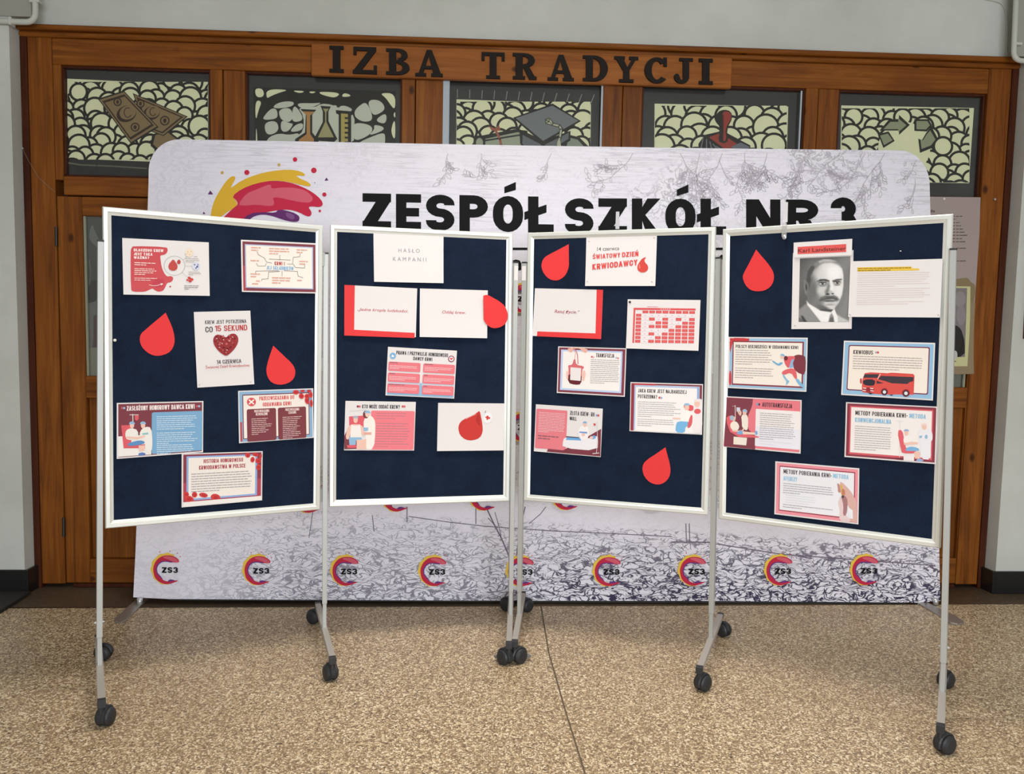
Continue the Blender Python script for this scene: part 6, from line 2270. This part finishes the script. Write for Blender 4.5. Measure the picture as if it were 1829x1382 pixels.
s = Sheet(3, C13, [(208, 195), (1455, 300), (1446, 1128), (198, 977)], 'pink bordered sheet with a hand holding a vial, lowest on the fourth board', seed=26, curl=.006)
s.rect('border', .018, .025, .985, .975, (240, 150, 162))
s.rect('border', .052, .075, .952, .92, (160, 66, 82))
s.rect('border', .06, .095, .94, .90, (240, 238, 242))
s.tst('heading', 'METODY POBIERANIA KRWI-', .10, .675, .215, .08, INK, .03)
s.tst('heading', 'METODA', .69, .875, .215, .08, (156, 200, 230), .045)
s.tst('heading', 'AFEREZY', .10, .265, .345, .08, (156, 200, 230), .045)
s.lines('text_block', .10, .405, .695, 5, .043, .013, (136, 134, 142), .03)
s.lines('text_block', .13, .615, .55, 4, .045, .008, (196, 208, 222), .25)
s.lines('text_block', .10, .80, .70, 2, .043, .013, (136, 134, 142), .03)
HS = (222, 178, 170)
s.poly('hand', [(1165, 510), (1190, 500), (1250, 550), (1340, 650), (1390, 740), (1420, 800), (1420, 900), (1428, 1110), (1365, 1085), (1300, 1080), (1330, 920), (1280, 820), (1240, 730)], HS, 1)
s.poly('hand', [(1125, 520), (1160, 530), (1180, 600), (1185, 660), (1140, 655), (1140, 590)], (196, 142, 134), 1)
s.poly('hand', [(1160, 1085), (1175, 900), (1140, 820), (1180, 700), (1225, 740), (1230, 900), (1260, 1000), (1330, 1040), (1320, 1095)], (232, 206, 206), 1)
s.poly('hand', [(1185, 700), (1250, 700), (1290, 780), (1270, 1000), (1215, 995), (1225, 850)], (172, 124, 126), 1)
s.poly('hand', [(1165, 530), (1195, 540), (1225, 640), (1215, 700), (1185, 690), (1190, 610)], (226, 178, 74), 1)
s.poly('hand', [(1195, 600), (1240, 610), (1250, 690), (1200, 710)], (200, 130, 96), 1)
s.ell('hand', 1212, 720, 20, 22, (90, 70, 80))
s.polys('hand', [[(1280, 860), (1360, 920), (1365, 1045), (1310, 1035)]], (240, 238, 242))
s.done()

# ------------------------------------------------------------------ red paper drops
DROPS = [
    (0, C1, [(485, 788), (515, 850), (545, 930), (554, 1000), (540, 1052), (505, 1092), (430, 1114), (370, 1101), (320, 1062), (296, 1022), (290, 980), (300, 945), (340, 910), (410, 850)], 'red paper drop at the left edge of the first board', .0015),
    (0, C2, [(452, 1035), (530, 1110), (590, 1165), (614, 1205), (618, 1245), (602, 1287), (560, 1317), (500, 1329), (440, 1313), (408, 1270), (398, 1215), (410, 1160), (428, 1100)], 'red paper drop right of the heart sheet on the first board', .0015),
    (1, C5, [(1445, 706), (1470, 697), (1500, 706), (1620, 775), (1657, 830), (1671, 890), (1657, 952), (1612, 992), (1545, 1006), (1500, 992), (1460, 952), (1444, 910)], 'red paper drop overlapping the Oddaj krew sheet at the right rail', .0105),
    (2, C7, [(437, 183), (441, 360), (430, 420), (400, 475), (350, 508), (310, 514), (260, 501), (215, 457), (189, 400), (191, 350), (213, 305), (270, 270), (360, 225)], 'red paper drop in the top left corner of the third board', .0015),
    (2, C8, [(1117, 858), (1130, 910), (1150, 980), (1158, 1040), (1146, 1092), (1110, 1131), (1060, 1148), (1000, 1132), (955, 1087), (938, 1030), (945, 985), (980, 950), (1050, 905)], 'red paper drop alone in the bottom right of the third board', .0015),
    (3, C9, [(407, 378), (440, 420), (520, 510), (570, 580), (593, 640), (586, 710), (550, 767), (490, 801), (420, 809), (350, 796), (295, 742), (267, 665), (280, 620), (330, 530), (370, 450)], 'red paper drop left of the portrait on the fourth board', .0015),
]
for bi, cr, pts, lab, l0 in DROPS:
    bd = BOARDS[bi]
    body = [pts[0]]
    loop = pts[1:]
    # round the belly, keep the point sharp
    for i in range(len(loop) - 1):
        p, q = loop[i], loop[i + 1]
        body += [(p[0] * .75 + q[0] * .25, p[1] * .75 + q[1] * .25), (p[0] * .25 + q[0] * .75, p[1] * .25 + q[1] * .75)]
    W = [bd.surf.hit(cr[0] + x / cr[2], cr[1] + y / cr[2]) + bd.n * l0 for x, y in body]
    v, fc = prism(W, [p - bd.n * .0008 for p in W])
    tag(obj('paper_drop', v, fc, REDCARD, base=True), lab, 'paper drop', 'red paper drops on the boards')

# ------------------------------------------------------------------ hook with tape strip, lone pins
bd = BOARDS[3]
hk = empty('hook_hanger', bd.surf.hit(1402, 424), 'small clear hook taped under the top rail of the fourth board', 'hook')
tapem = mat('clear_tape', (200, 198, 196), .3)
tp = [bd.surf.hit(*p) + bd.n * .0085 for p in ((1397, 423), (1406, 422), (1406.5, 398.5), (1397.5, 399))]
tb = tapem
tt = NT(tapem)
tt.b.inputs['Alpha'].default_value = .35
v, fc = prism(tp, [p - bd.n * .0004 for p in tp])
obj('tape_strip', v, fc, tapem, hk)
tp = [bd.surf.hit(*p) for p in ((1396.5, 396.5), (1404.5, 396), (1405.5, 360), (1398.5, 360))]
tp = [p - bd.n * .016 for p in tp]
v, fc = prism(tp, [p - bd.n * .0006 for p in tp])
obj('tape_strip', v, fc, mat('white_tape', (206, 202, 206), .4), hk)
c = bd.surf.hit(1402, 424) + bd.n * .006
v, fc = lathe(c, bd.n, [(0, .0075), (.003, .0085), (.005, .006), (.006, .0035), (.010, .0035), (.012, .005), (.014, .004)], 14)
obj('hook_body', v, fc, CHROME, hk)
tp = [BS.hit(*p) - Vector((0, .003, 0)) for p in ((1099, 409), (1106, 409), (1106, 378), (1100, 378))]
v, fc = prism(tp, [p + Vector((0, .0006, 0)) for p in tp])
tag(obj('tape_strip', v, fc, mat('white_tape', (206, 202, 206), .4)), 'short silvery tape strip on the letter Z behind the third board', 'tape')
for bi, (u, w), lab in ((0, (205, 607.5), 'lone white push pin at the left edge of the first board'), (3, (1609, 448.5), 'tiny white pin on bare felt above the highlighted sheet')):
    b = BOARDS[bi]
    r = 1.0 if bi == 0 else .45
    v, fc = lathe(b.surf.hit(u, w), b.n, [(0, .003 * r), (.003, .003 * r), (.004, .006 * r), (.010, .005 * r), (.012, .0025 * r)], 10)
    tag(obj('push_pin', v, fc, mat('white_plastic', (224, 222, 214), .4)), lab, 'push pin')
